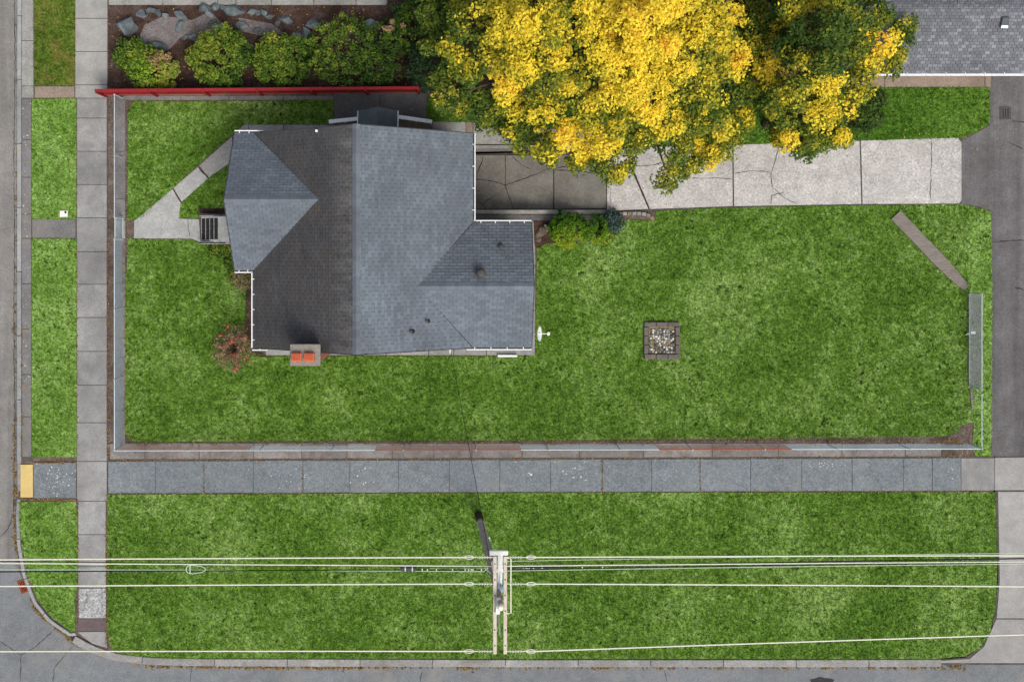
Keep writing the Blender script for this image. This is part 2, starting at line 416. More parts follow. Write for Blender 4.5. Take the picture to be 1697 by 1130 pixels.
# streets
s = MB(); plate(s, -3000, -3000, 31, 3000, 0.0)
west_street = tag(s.build('street', M['asphalt_west']), kind='structure')
s = MB(); s.add([(*p, 0.004) for p in pxpoly([(-300,985),(20,930),(60,1000),(120,1060),(190,1092),(300,1100),(3000,1100),(3000,3000),(-300,3000)])], [tuple(range(8,-1,-1))])
south_street = tag(s.build('street', M['asphalt_street']), kind='structure')
s = MB(); plate(s, 1640, -2500, 2400, 760, Z0 - 0.005)
alley = tag(s.build('alley', M['asphalt_alley']), kind='structure')
s = MB(); s.prism(pxpoly([(1593,235),(1640,208),(1646,200),(1646,350),(1625,343),(1593,338)]), 0.0, Z0 + 0.004)
tag(s.build('driveway_apron', M['asphalt_alley'], alley))

# ---- paved strips, every slab its own piece
def slab(parent, poly, m, z=Z0+0.025, name='slab', gap=0.5, depth=0.10, jit=0.006):
    """poly in pixels; gap shrinks it so the joint shows"""
    P = pxpoly(poly); cx = sum(p[0] for p in P)/len(P); cy = sum(p[1] for p in P)/len(P)
    gm = gap / PPM; Q = []
    for x, y in P:
        d = math.hypot(x-cx, y-cy); Q.append((x - math.copysign(min(gm, abs(x-cx)*.5), x-cx) if abs(x-cx) > gm else x,
                                              y - math.copysign(min(gm, abs(y-cy)*.5), y-cy) if abs(y-cy) > gm else y))
    dz = random.uniform(-jit, jit); tx, ty = random.uniform(-.002,.002), random.uniform(-.002,.002)
    mb = MB(); mb.prism(Q, z - depth, lambda x, y: z + dz + (x-cx)*tx + (y-cy)*ty)
    return mb.build(name, m, parent, bevel=0.008)

def base_strip(name, poly, m=None, z=Z0 + 0.004):
    mb = MB(); mb.prism(pxpoly(poly), 0.0, z)
    return tag(mb.build(name, m or M['joint']), kind='structure')

sw = base_strip('sidewalk', [(127,-200),(179,-200),(179,762),(178,1046),(177,1072),(128,1046),(127,830)])
ys = [-60,-24,31,86,141,163]
for a, b in zip(ys, ys[1:]): slab(sw, [(124.5,a),(178.5,a),(178.5,b),(124.5,b)], M['walk_pale'])
ys = [163,196,251,306,361,417,471,526,582,638,700,764,830]
for i, (a, b) in enumerate(zip(ys, ys[1:])): slab(sw, [(127,a),(177.5,a),(177.5,b),(127.5,b)], M['walk_grey'])
ys = [830,885,938,974]
for a, b in zip(ys, ys[1:]): slab(sw, [(129,a),(176,a),(176,b),(129,b)], M['walk_grey'])
slab(sw, [(130,974),(176,974),(176,1024),(130,1024)], M['rough_slab'])
slab(sw, [(129,1024),(176,1024),(176,1045),(129,1045)], M['brown_slab'])
slab(sw, [(128,1046),(176,1045),(178,1073),(152,1066)], M['walk_grey'])

ks = base_strip('kerb_strip', [(36,-200),(57,-200),(57,163),(53,163),(53,757),(55,765),(36,765)])
ys = [-60,-10,68,143]
for a, b in zip(ys, ys[1:]): slab(ks, rect(36,a,56,b), M['strip_pale'])
slab(ks, rect(36,143,56,163), M['strip_pale'])
ys = [163,232,294,355,395,470,545,620,690,757]
for a, b in zip(ys, ys[1:]): slab(ks, rect(36,a,52.5,b), M['strip_dark'])
slab(ks, rect(57,143,124,163), M['brown_walk'], gap=0.6)
slab(ks, rect(53,363,126,395), M['strip_dark'], gap=0.6)
slab(ks, rect(55,765,127,826), M['walk_blue'], gap=1.0)
# cream tactile pad with raised domes
tp = slab(ks, rect(34,769,55,824), M['tactile'], z=Z0+0.03, name='tactile_pad', gap=0.3)
dm = MB(); a, b = W(35.5,822.5,.1), W(53.5,770.5,.1)
for i in range(8):
    for j in range(24):
        dm.lathe((a.x+(b.x-a.x)*(i+.5)/8, a.y+(b.y-a.y)*(j+.5)/24, Z0+0.03), [(0.016,0),(0.009,0.012)], 6)
tag(dm.build('dome', M['tactile'], tp), kind='stuff')

sb = base_strip('sidewalk', [(179,762),(1650,756),(1650,812),(179,818)])
def sy(x, top): return (764 - (x-179)*0.004) if top else (817 - (x-179)*0.003)
xs = [179,258,338,420,502,580,660,745,828,912,998,1080,1160,1244,1328,1412,1497,1545,1592,1648]
for i, (a, b) in enumerate(zip(xs, xs[1:])):
    slab(sb, [(a,sy(a,1)),(b,sy(b,1)),(b,sy(b,0)),(a,sy(a,0))], M['walk_blue'] if a < 1590 else M['walk_grey'], gap=0.12 if (i % 2) else 0.55)
ms = base_strip('mow_strip', [(182,733),(1612,728),(1612,757),(182,764)], M['dirt'], Z0)
xs = [182,240,330,420,500,575,650,718,782,865,960,1066,1180,1290,1395,1500,1560]
for a, b in zip(xs, xs[1:]):
    slab(ms, [(a,733.5+random.uniform(-.5,.5)),(b,733.5),(b,761-(b-179)*0.0035),(a,761-(a-179)*0.0035)], M['mow_strip'], z=Z0+0.018, gap=0.6)
wstrip = base_strip('fence_strip', [(180,158),(213,158),(210,365),(208,735),(182,735)], M['dirt'], Z0)
ys = [160,251,330,365,396,470,560,592,680,735]
for a, b in zip(ys, ys[1:]):
    slab(wstrip, rect(190,a,208,b), M['strip_dark'] if not 360 < a < 396 else M['path_grey'], z=Z0+0.015, gap=0.5)
nstrip = base_strip('fence_strip', [(200,157),(553,157),(553,167),(213,168)], M['dirt'], Z0)
xs = [204,300,380,470,553]
for a, b in zip(xs, xs[1:]): slab(nstrip, rect(a,158.5,b,166.5), M['strip_dark'], z=Z0+0.015, gap=0.6)

# concrete apron where the alley meets the street
ap = base_strip('alley_apron', [(1648,756),(2200,756),(2200,1101),(1540,1101),(1548,1093),(1602,1089),(1643,1051),(1654,960)])
for poly in ([(1648,758),(1700,757),(1700,812),(1648,812)], [(1700,757),(1760,757),(1760,812),(1700,812)], [(1653,814),(1760,814),(1760,1024),(1651,1024),(1656,960)],
             [(1651,1025),(1760,1025),(1760,1098),(1556,1098),(1558,1094),(1606,1091),(1630,1070)]):
    slab(ap, poly, M['apron'], z=Z0+0.022, gap=0.3)

# kerbs: real steps, stone by stone
def kerb_run(name, path, w_px, m, step_px, z=Z0+0.035):
    K = MB(); root = tag(empty(name, W(*path[0], 0)), kind='structure')
    pts = [Vector(p) for p in path]; L = [0]
    for p, q in zip(pts, pts[1:]): L.append(L[-1] + (q-p).length)
    def at(d):
        d = max(0, min(L[-1], d))
        for i in range(len(pts)-1):
            if d <= L[i+1] or i == len(pts)-2:
                t = (d-L[i])/(L[i+1]-L[i]); p = pts[i].lerp(pts[i+1], t); dr = (pts[i+1]-pts[i]).normalized(); return p, Vector((-dr.y, dr.x))
    n = max(1, round(L[-1]/step_px))
    for i in range(n):
        d0, d1 = L[-1]*i/n + 0.4, L[-1]*(i+1)/n - 0.4; A = []; Bq = []
        for k in range(7):
            p, nn = at(d0 + (d1-d0)*k/6); A.append(tuple(p + nn*w_px/2)); Bq.append(tuple(p - nn*w_px/2))
        mb = MB(); dz = random.uniform(-.004,.004); mb.prism(pxpoly(A + Bq[::-1]), -0.02, z + dz); mb.build('kerb_stone', m, root, bevel=0.015)
    return root
kerb_run('kerb', [(32.5,-80),(32,200),(32,500),(32,768)], 7, M['kerb_blue'], 110)
kerb_run('kerb', [(31,826),(29.5,850),(31,900),(39.5,951),(57,997),(82,1028),(119,1053),(126,1050)], 5.5, M['kerb_blue'], 70)
kerb_run('kerb', [(31,768),(31,826)], 6, M['kerb'], 60, z=0.05)
kerb_run('kerb', [(122,1058),(150,1074),(190,1088),(250,1095),(340,1097),(900,1098.5),(1300,1098.5),(1560,1098)], 12, M['kerb'], 118)

# ---- driveway: level slabs, then down into the house
DX0, DX1 = 785.0, 1012.0
def drive_z(px): return Z0 + 0.02 if px >= DX1 else Z0 + 0.02 - 1.25*(DX1-px)/(DX1-DX0)
dv = tag(empty('driveway', W(1200, 300, 0)), kind='structure')
def drive_slab(poly, m):
    P = [W(x, y, drive_z(x)) for x, y in poly]; cx = sum(p.x for p in P)/len(P); cy = sum(p.y for p in P)/len(P)
    mb = MB(); n = len(P); T = []
    for p in P:
        d = Vector((p.x-cx, p.y-cy)); d = d*(1 - 0.018/max(d.length, .1)); T.append((cx+d.x, cy+d.y, p.z))
    ar = sum(T[i][0]*T[(i+1)%n][1]-T[(i+1)%n][0]*T[i][1] for i in range(n))
    if ar < 0: T = T[::-1]
    mb.add([(a,b,c-.12) for a,b,c in T] + T, [tuple(range(n-1,-1,-1)), tuple(range(n,2*n))] + [(i,(i+1)%n,n+(i+1)%n,n+i) for i in range(n)])
    mb.build('slab', m, dv, bevel=0.006)
mb = MB(); mb.prism(pxpoly([(1012,240),(1594,228),(1594,338),(1012,352)]), 0.0, Z0)
mb.build('joint_bed', M['joint'], dv)
mb = MB(); P = [W(x, y, drive_z(x)-.06) for x, y in [(760,256),(1012,250),(1012,352),(760,352)]]
mb.add(P, [(3,2,1,0)]); mb.build('joint_bed', M['joint'], dv)
drive_slab([(1426,233),(1588,228),(1594,236),(1594,332),(1590,338),(1429,338.5)], M['drive_pale'])
drive_slab([(1215,240),(1425,233),(1428,338.5),(1216,342)], M['drive_pale'])
drive_slab([(1060,244),(1214,240),(1215,342),(1077,347),(1046,275)], M['drive_pale'])
drive_slab([(1012,246),(1059,244),(1044,275),(1075,347),(1012,350)], M['drive_pale'])
drive_slab([(1006,247),(1012,246),(1012,350),(1006,350)], M['drive_pale'])
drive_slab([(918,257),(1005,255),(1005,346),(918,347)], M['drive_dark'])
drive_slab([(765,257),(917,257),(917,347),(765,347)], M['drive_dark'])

def crack(parent, pts, zf, width=1.2, m=None, name='crack', rag=1.6):
    """ragged line laid just over the slab"""
    Q = []
    for (a, b) in zip(pts, pts[1:]):
        n = max(2, int(math.hypot(b[0]-a[0], b[1]-a[1])/5))
        for k in range(n):
            t = k/n; Q.append((a[0]+(b[0]-a[0])*t + random.uniform(-rag, rag)*.5, a[1]+(b[1]-a[1])*t + random.uniform(-rag, rag)*.5))
    Q.append(pts[-1]); vs = []; fs = []
    for i, q in enumerate(Q):
        p, r = Q[max(i-1,0)], Q[min(i+1,len(Q)-1)]; d = Vector((r[0]-p[0], r[1]-p[1])).normalized(); nn = Vector((-d.y, d.x))
        w = width*random.uniform(.35, 1.1)*(0.4 if i in (0, len(Q)-1) else 1)/2
        for sg in (-1, 1): vs.append(W(q[0]+nn.x*w*sg, q[1]+nn.y*w*sg, zf(q[0])))
    for i in range(len(Q)-1): fs.append((2*i, 2*i+1, 2*i+3, 2*i+2))
    mb = MB(); mb.add(vs, fs); return mb.build(name, m or M['crack'], parent)
dz_ = lambda px: drive_z(px) + 0.006
for pts in ([(786,297),(812,300),(838,307),(870,296),(905,282),(940,276)], [(838,258),(838,307),(845,330),(851,347)], [(790,330),(800,340),(806,347)], [(800,338),(822,322)],
            [(849,259),(866,275),(880,281)], [(790,290),(797,272),(800,260)], [(920,282),(965,284),(1003,290)]): crack(dv, pts, dz_, 1.5)
for pts in ([(1216,287),(1245,283),(1278,285)], [(1293,241),(1285,265),(1278,290),(1280,310),(1300,328),(1320,338)], [(1280,322),(1277,340)], [(1216,297),(1180,295),(1140,296),(1095,293)],
            [(1544,235),(1543,285),(1541,336)], [(1050,276),(1080,274),(1100,270)], [(1300,318),(1280,325)]): crack(dv, pts, dz_, 1.2)
crack(dv, [(1046,275),(1060,308),(1076,347)], dz_, 3.0, M['tar'], rag=0.8)
al = lambda px: Z0 + 0.001
for pts in ([(1643,402),(1665,400),(1700,398)], [(1670,235),(1697,248)], [(1677,200),(1720,206)]): crack(alley, pts, al, 1.8, M['tar'])
crack(alley, [(1683,477),(1692,479),(1700,484)], al, 2.6, M['tar'])
rz_ = lambda px: 0.008
for pts in ([(90,1042),(60,1070),(35,1085),(33,1130)], [(318,1104),(315,1130)], [(0,890),(14,876),(22,850)], [(35,1085),(0,1062)], [(700,1112),(696,1130)], [(1100,1108),(1106,1130)], [(120,1070),(90,1105),(88,1130)]): crack(south_street, pts, rz_, 1.3)
for pts in ([(24,0),(25,120),(23,260),(24,400),(23,560),(25,700),(22,860)],): crack(west_street, pts, lambda px: 0.004, 1.3)
# dark seam in the alley and oil patch on the street
mb = MB(); c = W(1362, 1128, 0)
mb.prism([(c.x + math.cos(a)*.55*random.uniform(.8,1.2), c.y + math.sin(a)*.16*random.uniform(.8,1.2)) for a in np.linspace(0, 6.28, 14, endpoint=False)], 0.0, 0.009)
mb.build('tar_patch', M['tar'], south_street)

# retaining walls of the sunken drive
for (x0, y0, x1, y1, lab) in ((767,241,1012,247,'concrete retaining wall on the tree side of the sunken driveway'), (767,348,1014,354.5,'concrete retaining wall between sunken driveway and evergreen bushes')):
    a, b = W(x0, y1, .1), W(x1, y0, .1); mb = MB(); mb.box(a.x, b.x, a.y, b.y, -1.4, Z0 + 0.10)
    r = mb.build('retaining_wall', M['wall_concrete'], bevel=0.015); tag(r, lab, 'retaining wall')

# paths round the house
pt = tag(empty('path', W(280, 370, 0)), kind='structure')
slab(pt, [(222,366),(286,313),(300,336),(297,362),(330,363),(333,402),(318,396),(222,395.5)], M['path_pale'], gap=0.3)
slab(pt, [(287,312),(329,276),(345,296),(301,335)], M['path_pale'], gap=0.4)
slab(pt, [(330,275),(385,226),(386,267),(346,295)], M['path_grey'], gap=0.4)
slab(pt, [(386,225),(403,207.5),(412,206),(412,262),(387,266)], M['path_grey'], gap=0.2)
xs = [412,470,530,592]
for a, b in zip(xs, xs[1:]): slab(pt, rect(a,206.5,b,240), M['path_grey'], gap=0.5)
crack(pt, [(286,313),(292,325),(300,336)], lambda p: Z0+0.036, 1.6)
crack(pt, [(312,360),(311,375),(316,396)], lambda p: Z0+0.036, 1.2)
crack(pt, [(329,276),(337,288),(346,295)], lambda p: Z0+0.036, 1.6)
pd = tag(empty('side_path', W(630, 180, 0)), kind='structure')
slab(pd, rect(553.5,152,630,212), M['pad_shaded'], gap=0.4); slab(pd, rect(630,152,707,212), M['pad_shaded'], gap=0.4)  # dark tone carries the shadow the house throws on this pad
slab(pd, [(708,201.5),(772,202),(772,240),(708,240)], M['path_grey'], gap=0.5)
slab(pd, [(772,202),(784,203),(784,240),(772,240)], M['brown_walk'], gap=0.4, z=Z0+0.02)
slab(pd, [(784,203),(800,211),(893,212),(893,240),(784,240)], M['path_grey'], gap=0.5)
slab(pd, [(893,212),(1000,218),(1000,240),(893,240)], M['path_grey'], gap=0.5)
xs = [440,530,640,710,752,806,887]
for a, b in zip(xs, xs[1:]): slab(pd, rect(a,560,b,589), M['path_grey'], gap=0.6)
ys = [366,440,515,589]
for a, b in zip(ys, ys[1:]): slab(pd, rect(860,a,887,b-0.5), M['path_grey'], gap=0.5, z=Z0+0.02)
slab(pd, [(785,356),(1010,356),(1012,364),(905,368),(898,376),(785,376)], M['pad_shaded'], gap=0.3, z=Z0+0.01)  # dark walk strip; the eave's shade is part of its colour
nb = tag(empty('neighbour_path', W(1500, 134, 0)), kind='structure')
for a, b in zip([1380,1466,1632], [1466,1632,1642]): slab(nb, rect(a,110,b,145), M['brown_walk'], gap=0.5)
tp2 = tag(empty('neighbour_path', W(400, 4, 0)), kind='structure')
xs = [180,270,361,391,450,520,590,642]
for a, b in zip(xs, xs[1:]): slab(tp2, rect(a,-30,b,9.5), M['strip_pale'], gap=0.6)
slab(tp2, rect(642,-30,760,2), M['brown_slab'], gap=0.6)

# planting bed
mb = MB(); mb.prism(pxpoly([(180,10),(640,10),(642,2),(900,2),(900,150),(180,150)]), 0.0, Z0+0.03)
bed = tag(mb.build('planting_bed', M['mulch']), kind='structure')
mb = MB(); mb.prism(pxpoly([(240,42),(270,28),(300,30),(318,34),(350,20),(372,44),(362,60),(330,70),(300,62),(282,82),(262,90),(240,78),(232,60)]), 0.0, Z0+0.036); mb.build('gravel', M['gravel_soil'], bed)
mb = MB(); mb.prism(pxpoly([(395,30),(450,40),(470,56),(440,62),(400,52)]), 0.0, Z0+0.036); mb.build('gravel', M['gravel_soil'], bed)

# ================================================================== LAWNS
LAWNS = []
def arc(cx, cy, r, a0, a1, n=6): return [(cx + r*math.cos(math.radians(a0+(a1-a0)*i/n)), cy + r*math.sin(math.radians(a0+(a1-a0)*i/n))) for i in range(n+1)]
front_n = [(213,190)] + arc(230,183,16,180,250,4) + [(300,169),(420,168),(553,166.5),(553,206),(404,206.5),(385,223),(286,312),(236,361),(211,365)]
front_tri = [(378,275),(343,298),(299,338),(297,362),(328,362),(330,347),(378,347),(392,320),(392,268)]
main_s = [(212,396),(318,397),(333,404),(350,408),(384,410),(389,446),(404,452),(412,478),(408,560),(440,592),(480,590),(860,591),(888,588),(890,412),(905,404),(930,402),(1005,398),(1018,384),(1024,364),(1085,366),(1087,350),(1215,344.5),(1430,340.5),(1592,339),(1605,348),(1604,470),(1604,700),(1592,706),(1585,716),(1560,723),(1300,725),(900,729),(300,731)] + arc(224,715,16,90,180,4) + [(208,500)]
right_band = [(1605,348),(1593,339),(1625,345),(1642,352),(1644,480),(1643,640),(1642,755),(1617,755),(1612,742),(1614,700),(1604,700),(1604,486)]
north_mid = [(707.5,164),(800,160),(1440,146),(1640,145),(1640,206),(1610,222),(1596,228),(1215,239),(1005,244),(1000,217),(893,211),(802,210),(784,202),(708,200.5)]
verge_n = rect(57,-60,124,141.5)
verge_m = rect(53,164,126.5,363)
verge_s = rect(53,396,127,757)
corner = [(29,831),(126,831),(129,900),(128,970),(124,990),(124,1044),(118,1046),(86,1022),(62,992),(46,950),(37,905),(31,860)]
big_s = [(178,820),(700,817),(1648,815),(1651,880),(1652,960),(1648,1010),(1640,1050),(1622,1074),(1600,1086),(1550,1091),(900,1091),(300,1090),(220,1086),(192,1080),(182,1068),(178,1040)]
def lawn(poly, m, dens=260, hgt=0.06):
    P = pxpoly(poly, Z0)
    mb = MB(); mb.prism(P, 0.0, Z0 + 0.012); o = tag(mb.build('lawn', M[m]), kind='structure')
    A = np.array(P); lo, hi = A.min(0) - .05, A.max(0) + .05
    n = int((hi-lo).prod() * dens); X = RNG.uniform(lo[0], hi[0], n); Y = RNG.uniform(lo[1], hi[1], n)
    # ragged edge: points are tested at a jittered place
    k = inside(P, X + RNG.normal(0, .022, n), Y + RNG.normal(0, .022, n)); X, Y = X[k], Y[k]; n = len(X)
    nb_ = 3; X = np.repeat(X, nb_); Y = np.repeat(Y, nb_); N = n*nb_
    a = RNG.uniform(0, 2*np.pi, N); hh = hgt*RNG.uniform(.5, 1.35, N); ln = RNG.uniform(.3, 1.2, N)*hh*1.3; wd = RNG.uniform(.010, .022, N)
    bx, by = X + RNG.normal(0, .02, N), Y + RNG.normal(0, .02, N); z = np.full(N, Z0 + 0.008)
    V = np.empty((N, 3, 3), np.float32)
    V[:,0] = np.stack([bx - np.sin(a)*wd, by + np.cos(a)*wd, z], 1)
    V[:,1] = np.stack([bx + np.sin(a)*wd, by - np.cos(a)*wd, z], 1)
    V[:,2] = np.stack([bx + np.cos(a)*ln, by + np.sin(a)*ln, z + hh], 1)
    tn = np.repeat(np.repeat(RNG.uniform(.55, 1.5, n), nb_)*RNG.uniform(.8, 1.2, N), 3)
    tag(np_mesh('grass', V.reshape(-1,3), np.arange(N*3).reshape(-1,3), M[m], o, tn[:,None]*np.ones(3)), kind='stuff')
    at_ = o.data.attributes.new('tint', 'FLOAT_COLOR', 'POINT'); at_.data.foreach_set('color', np.ones(len(o.data.vertices)*4, np.float32))
for poly, m in ((front_n,'lawn'), (front_tri,'lawn'), (main_s,'lawn'), (right_band,'lawn_bright'), (north_mid,'lawn_deep'), (verge_n,'lawn_dry'), (verge_m,'lawn_bright'), (verge_s,'lawn_bright'), (corner,'lawn_bright'), (big_s,'lawn')):
    lawn(poly, m)
# ================================================================== THE HOUSE
EZ, PITCH = 3.2, 0.74
house = tag(empty('house', (-3.9, 0.4, Z0)), 'single storey house with grey shingled cross gable roof on the lawn', 'house')
def shingle_rows(origin, u, v, length, rise_len, tab=0.31, expo=0.142, var=0.16, bright=0.0, thick=0.016, gap=0.013):
    """list of (8 corner array, tint) for a rectangular slope: origin at the eave corner, u along it, v up the slope"""
    origin, u, v = Vector(origin), Vector(u).normalized(), Vector(v).normalized(); n = u.cross(v)
    if n.z < 0: n = -n
    out = []; rows = int(math.ceil(rise_len/expo))
    for r in range(rows):
        v0, v1 = r*expo, min((r+1)*expo - 0.013, rise_len); off = (r % 2)*tab*0.5 + random.uniform(-.012,.012)  # courses left apart; dark deck in the gap stands for the butt shadow
        k = -1
        while True:
            a = k*tab + off + gap/2; b = (k+1)*tab + off - gap/2; k += 1
            if b <= 0.02: continue
            if a >= length - 0.02: break
            a, b = max(a, 0), min(b, length)
            t = thick*random.uniform(.8, 1.35); w0 = v0 + random.uniform(-.005,.005)
            p = [origin + u*a + v*w0 + n*(t+.012), origin + u*b + v*w0 + n*(t+.012), origin + u*b + v*v1 + n*.010, origin + u*a + v*v1 + n*.010,
                 origin + u*a + v*w0 + n*.002, origin + u*b + v*w0 + n*.002]
            c = 1 + random.uniform(-var, var)
            if bright and random.random() < bright: c *= random.uniform(1.25, 1.55)
            out.append((p, c))
    return out
SH_F = [(0,1,2,3),(4,5,1,0),(4,0,3),(5,2,1)]
def shingle_mesh(name, rows, m, parent, kind='stuff'):
    mb = MB(); cols = []
    for p, c in rows:
        mb.add(p, SH_F); cols += [(c, c, c)]*6
    o = mb.build(name, m, parent)
    a = o.data.attributes.new('tint', 'FLOAT_COLOR', 'POINT'); q = np.ones((len(cols), 4), np.float32); q[:, :3] = cols
    a.data.foreach_set('color', q.ravel())
    if kind: tag(o, kind=kind)
    return o
def single_shingles(rows, m, parent):
    for p, c in rows: shingle_mesh('shingle', [(p, c)], m, parent, None)
def deck(parent, name, pts, m=M['trim_dark'], th=0.09):
    """a roof board under the shingles: 4 corner points, pulled down"""
    P = [Vector(p) for p in pts]; n = (P[1]-P[0]).cross(P[3]-P[0]).normalized()
    if n.z < 0: P = P[::-1]; n = -n
    mb = MB(); Q = [p - n*th for p in P]
    mb.add(Q + P, [(3,2,1,0),(4,5,6,7),(0,1,5,4),(1,2,6,5),(2,3,7,6),(3,0,4,7)]); return mb.build(name, m, parent)
def gable(parent, axis, c, half, e0, e1, ze, zr, mats, var=0.14, bright=0.0, single=(None, None), caps=M['shingle'], rname='roof'):
    """gable roof: ridge runs along axis ('x' or 'y') at cross coordinate c, from e0 to e1; two slopes"""
    slopes = []
    for i, sg in enumerate((-1, 1)):
        if axis == 'y': P = lambda a, h, z: Vector((c + sg*h, a, z))
        else: P = lambda a, h, z: Vector((a, c + sg*h, z))
        A, Bp, Cp, D = P(e0,half,ze), P(e1,half,ze), P(e1,0,zr), P(e0,0,zr)
        d = deck(parent, rname, [A, Bp, Cp, D])
        u, v = (Bp-A), (D-A); rows = shingle_rows(A, u, v, u.length, v.length, var=var, bright=bright)
        ns = single[i] or 0
        if ns: single_shingles(rows[:ns], mats[i], d)
        if rows[ns:]: shingle_mesh('shingles', rows[ns:], mats[i], d)
        slopes.append(d)
    mb = MB(); L = abs(e1-e0); n = int(L/0.15); cols = []
    for k in range(n):
        t0, t1 = e0 + (e1-e0)*k/n, e0 + (e1-e0)*(k+1)/n + (0.03 if e1 > e0 else -.03); zz = zr + 0.030
        w = 0.14; dzz = w*(zr-ze)/half; lift = 0.012
        if axis == 'y': q = [(c-w,t0,zz-dzz+lift),(c,t0,zz+lift),(c+w,t0,zz-dzz+lift),(c-w,t1,zz-dzz),(c,t1,zz),(c+w,t1,zz-dzz)]
        else: q = [(t0,c-w,zz-dzz+lift),(t0,c,zz+lift),(t0,c+w,zz-dzz+lift),(t1,c-w,zz-dzz),(t1,c,zz),(t1,c+w,zz-dzz)]
        mb.add(q, [(0,1,4,3),(1,2,5,4)]); f = 1 + random.uniform(-.12,.12); cols += [(f,f,f)]*6
    o = mb.build('ridge_cap', caps, slopes[0]); a = o.data.attributes.new('tint', 'FLOAT_COLOR', 'POINT'); q = np.ones((len(cols),4), np.float32); q[:,:3] = cols
    a.data.foreach_set('color', q.ravel())
    return slopes
MXC, MHALF, MRZ = -3.89, 4.32, 6.30
Y0, Y1 = -3.73, 4.75
# main roof: ridge north-south
main_sl = gable(house, 'y', MXC, MHALF, Y0, Y1, EZ, MRZ, (M['shingle_west'], M['shingle']), var=0.13)
# front gable (west) and rear wing (east)
front_sl = gable(house, 'x', 2.05, 2.70, -9.0, -5.05, EZ+0.004, 5.20, (M['shingle'], M['shingle']), var=0.15, single=(190, 0))
wing_sl = gable(house, 'x', -1.257, 2.45, 2.77, -1.95, EZ+0.004, 4.70, (M['shingle'], M['shingle']), var=0.15, single=(110, 0))
# valley flashing lines
def valley(p, q, par):
    mb = MB(); mb.tube([p, q], 0.022, 6); mb.build('valley_flashing', M['trim_dark'], par)
def zmain(x): return MRZ - PITCH*abs(x-MXC)
apx = MXC - (MRZ-5.20)/PITCH
for yy in (2.05+2.70, 2.05-2.70): valley((apx, 2.05, 5.23), (MXC-MHALF, yy, EZ+0.03), front_sl[0])
apw = MXC + (MRZ-4.70)/PITCH
for yy in (-1.257+2.45, -1.257-2.45): valley((apw, -1.257, 4.73), (MXC+MHALF, yy, EZ+0.03), wing_sl[0])
# walls
wl = MB(); I = 0.42; wz = EZ + 0.10
wl.box(MXC-MHALF+I, MXC+MHALF-I, Y0+.3, Y1-.3, -1.35, wz - 0.05)
wl.box(-8.72, -5.5, 2.05-2.3, 2.05+2.25, 0.0, wz-.06); wl.box(-1.0, 2.47, -1.257-2.05, -1.257+2.05, 0.0, wz-.06)
wall = wl.build('wall', M['siding'], house)
gb = MB()
for yy, th in ((Y0+.3, .02), (Y1-.3-.02, .02)):
    P = [(MXC-MHALF+I, wz-.06), (MXC+MHALF-I, wz-.06), (MXC, wz-.06 + (MHALF-I)*PITCH)]
    gb.add([(x, yy, z) for x, z in P] + [(x, yy+th, z) for x, z in P], [(0,1,2),(5,4,3),(0,3,4,1),(1,4,5,2),(2,5,3,0)])
for xx, c, hf, pz in ((-8.72, 2.05, 2.3, 0.74), (2.45, -1.257, 2.05, 0.61)):
    P = [(c-hf, wz-.07), (c+hf, wz-.07), (c, wz-.07 + hf*pz)]
    gb.add([(xx, y, z) for y, z in P] + [(xx+.02, y, z) for y, z in P], [(2,1,0),(3,4,5),(1,4,3,0),(2,5,4,1),(0,3,5,2)])
gb.build('gable_wall', M['siding'], house)
def opening(name, c, ax, w, h, m=M['glass']):
    """a window or door set on a wall; ax is the outward direction"""
    ax = Vector(ax); side = Vector((-ax.y, ax.x, 0)); c = Vector(c)
    mb = MB(); mb.obox(c, side, ax, (0,0,1), w/2, .02, h/2); o = mb.build(name, m, house)
    fr = MB()
    for s_ in (-1, 1):
        fr.obox(c + side*(s_*(w/2+.04)), side, ax, (0,0,1), .04, .035, h/2+.08); fr.obox(c + Vector((0,0,s_*(h/2+.04))), side, ax, (0,0,1), w/2, .035, .04)
    fr.build('frame', M['white_paint'], o); return o
opening('window', (-8.74, 3.2, 2.0), (-1,0,0), 1.4, 1.2); opening('window', (-7.81, -2.2, 2.0), (-1,0,0), 1.6, 1.2)
opening('window', (-4.6, -3.45, 2.0), (0,-1,0), 1.0, 1.1); opening('window', (-2.0, -3.45, 2.0), (0,-1,0), 1.0, 1.1)
opening('window', (2.49, -2.2, 2.0), (1,0,0), 1.0, 1.0)
d = opening('front_door', (-8.74, 1.0, 2.0), (-1,0,0), 0.92, 2.0, M['red_paint']); mb = MB(); mb.lathe((-8.78, 1.35, 1.95), [(0.03,0),(0.03,0.05)], 8, (-1,0,0)); mb.build('handle', M['galv'], d)
opening('side_door', (-3.6, 4.47, 2.0), (0,1,0), 0.9, 2.0, M['deck_wood'])
opening('garage_door', (0.03, 3.2, -0.1), (1,0,0), 2.3, 2.0, M['white_paint'])
# gutters with hanger straps and downpipe
def gutter(p, q, n=6):
    mb = MB(); p, q = Vector(p), Vector(q); d = (q-p).normalized(); mb.beam(p, q, 0.085, 0.07); o = mb.build('gutter', M['trim_dark'], house)
    sd_ = d.cross(Vector((0,0,1)))
    out = sd_ if sd_.dot((p+q)/2 - Vector((-3.2, .4, EZ))) > 0 else -sd_
    t = MB(); t.beam(p + out*.055 + Vector((0,0,.012)), q + out*.055 + Vector((0,0,.012)), 0.042, 0.10); t.build('lip', M['white_paint'], o)
    for k in range(n):
        c = p.lerp(q, (k+.5)/n) + Vector((0,0,.045)); h = MB(); h.beam(c - sd_*.05, c + sd_*.05, 0.03, 0.012); h.build('hanger', M['white_paint'], o)
ge = EZ - 0.02
gutter((MXC+MHALF+.045, Y1, ge), (MXC+MHALF+.045, 1.28, ge), 4)
gutter((MXC+MHALF+.05, 1.24, ge), (2.77, 1.24, ge), 4)
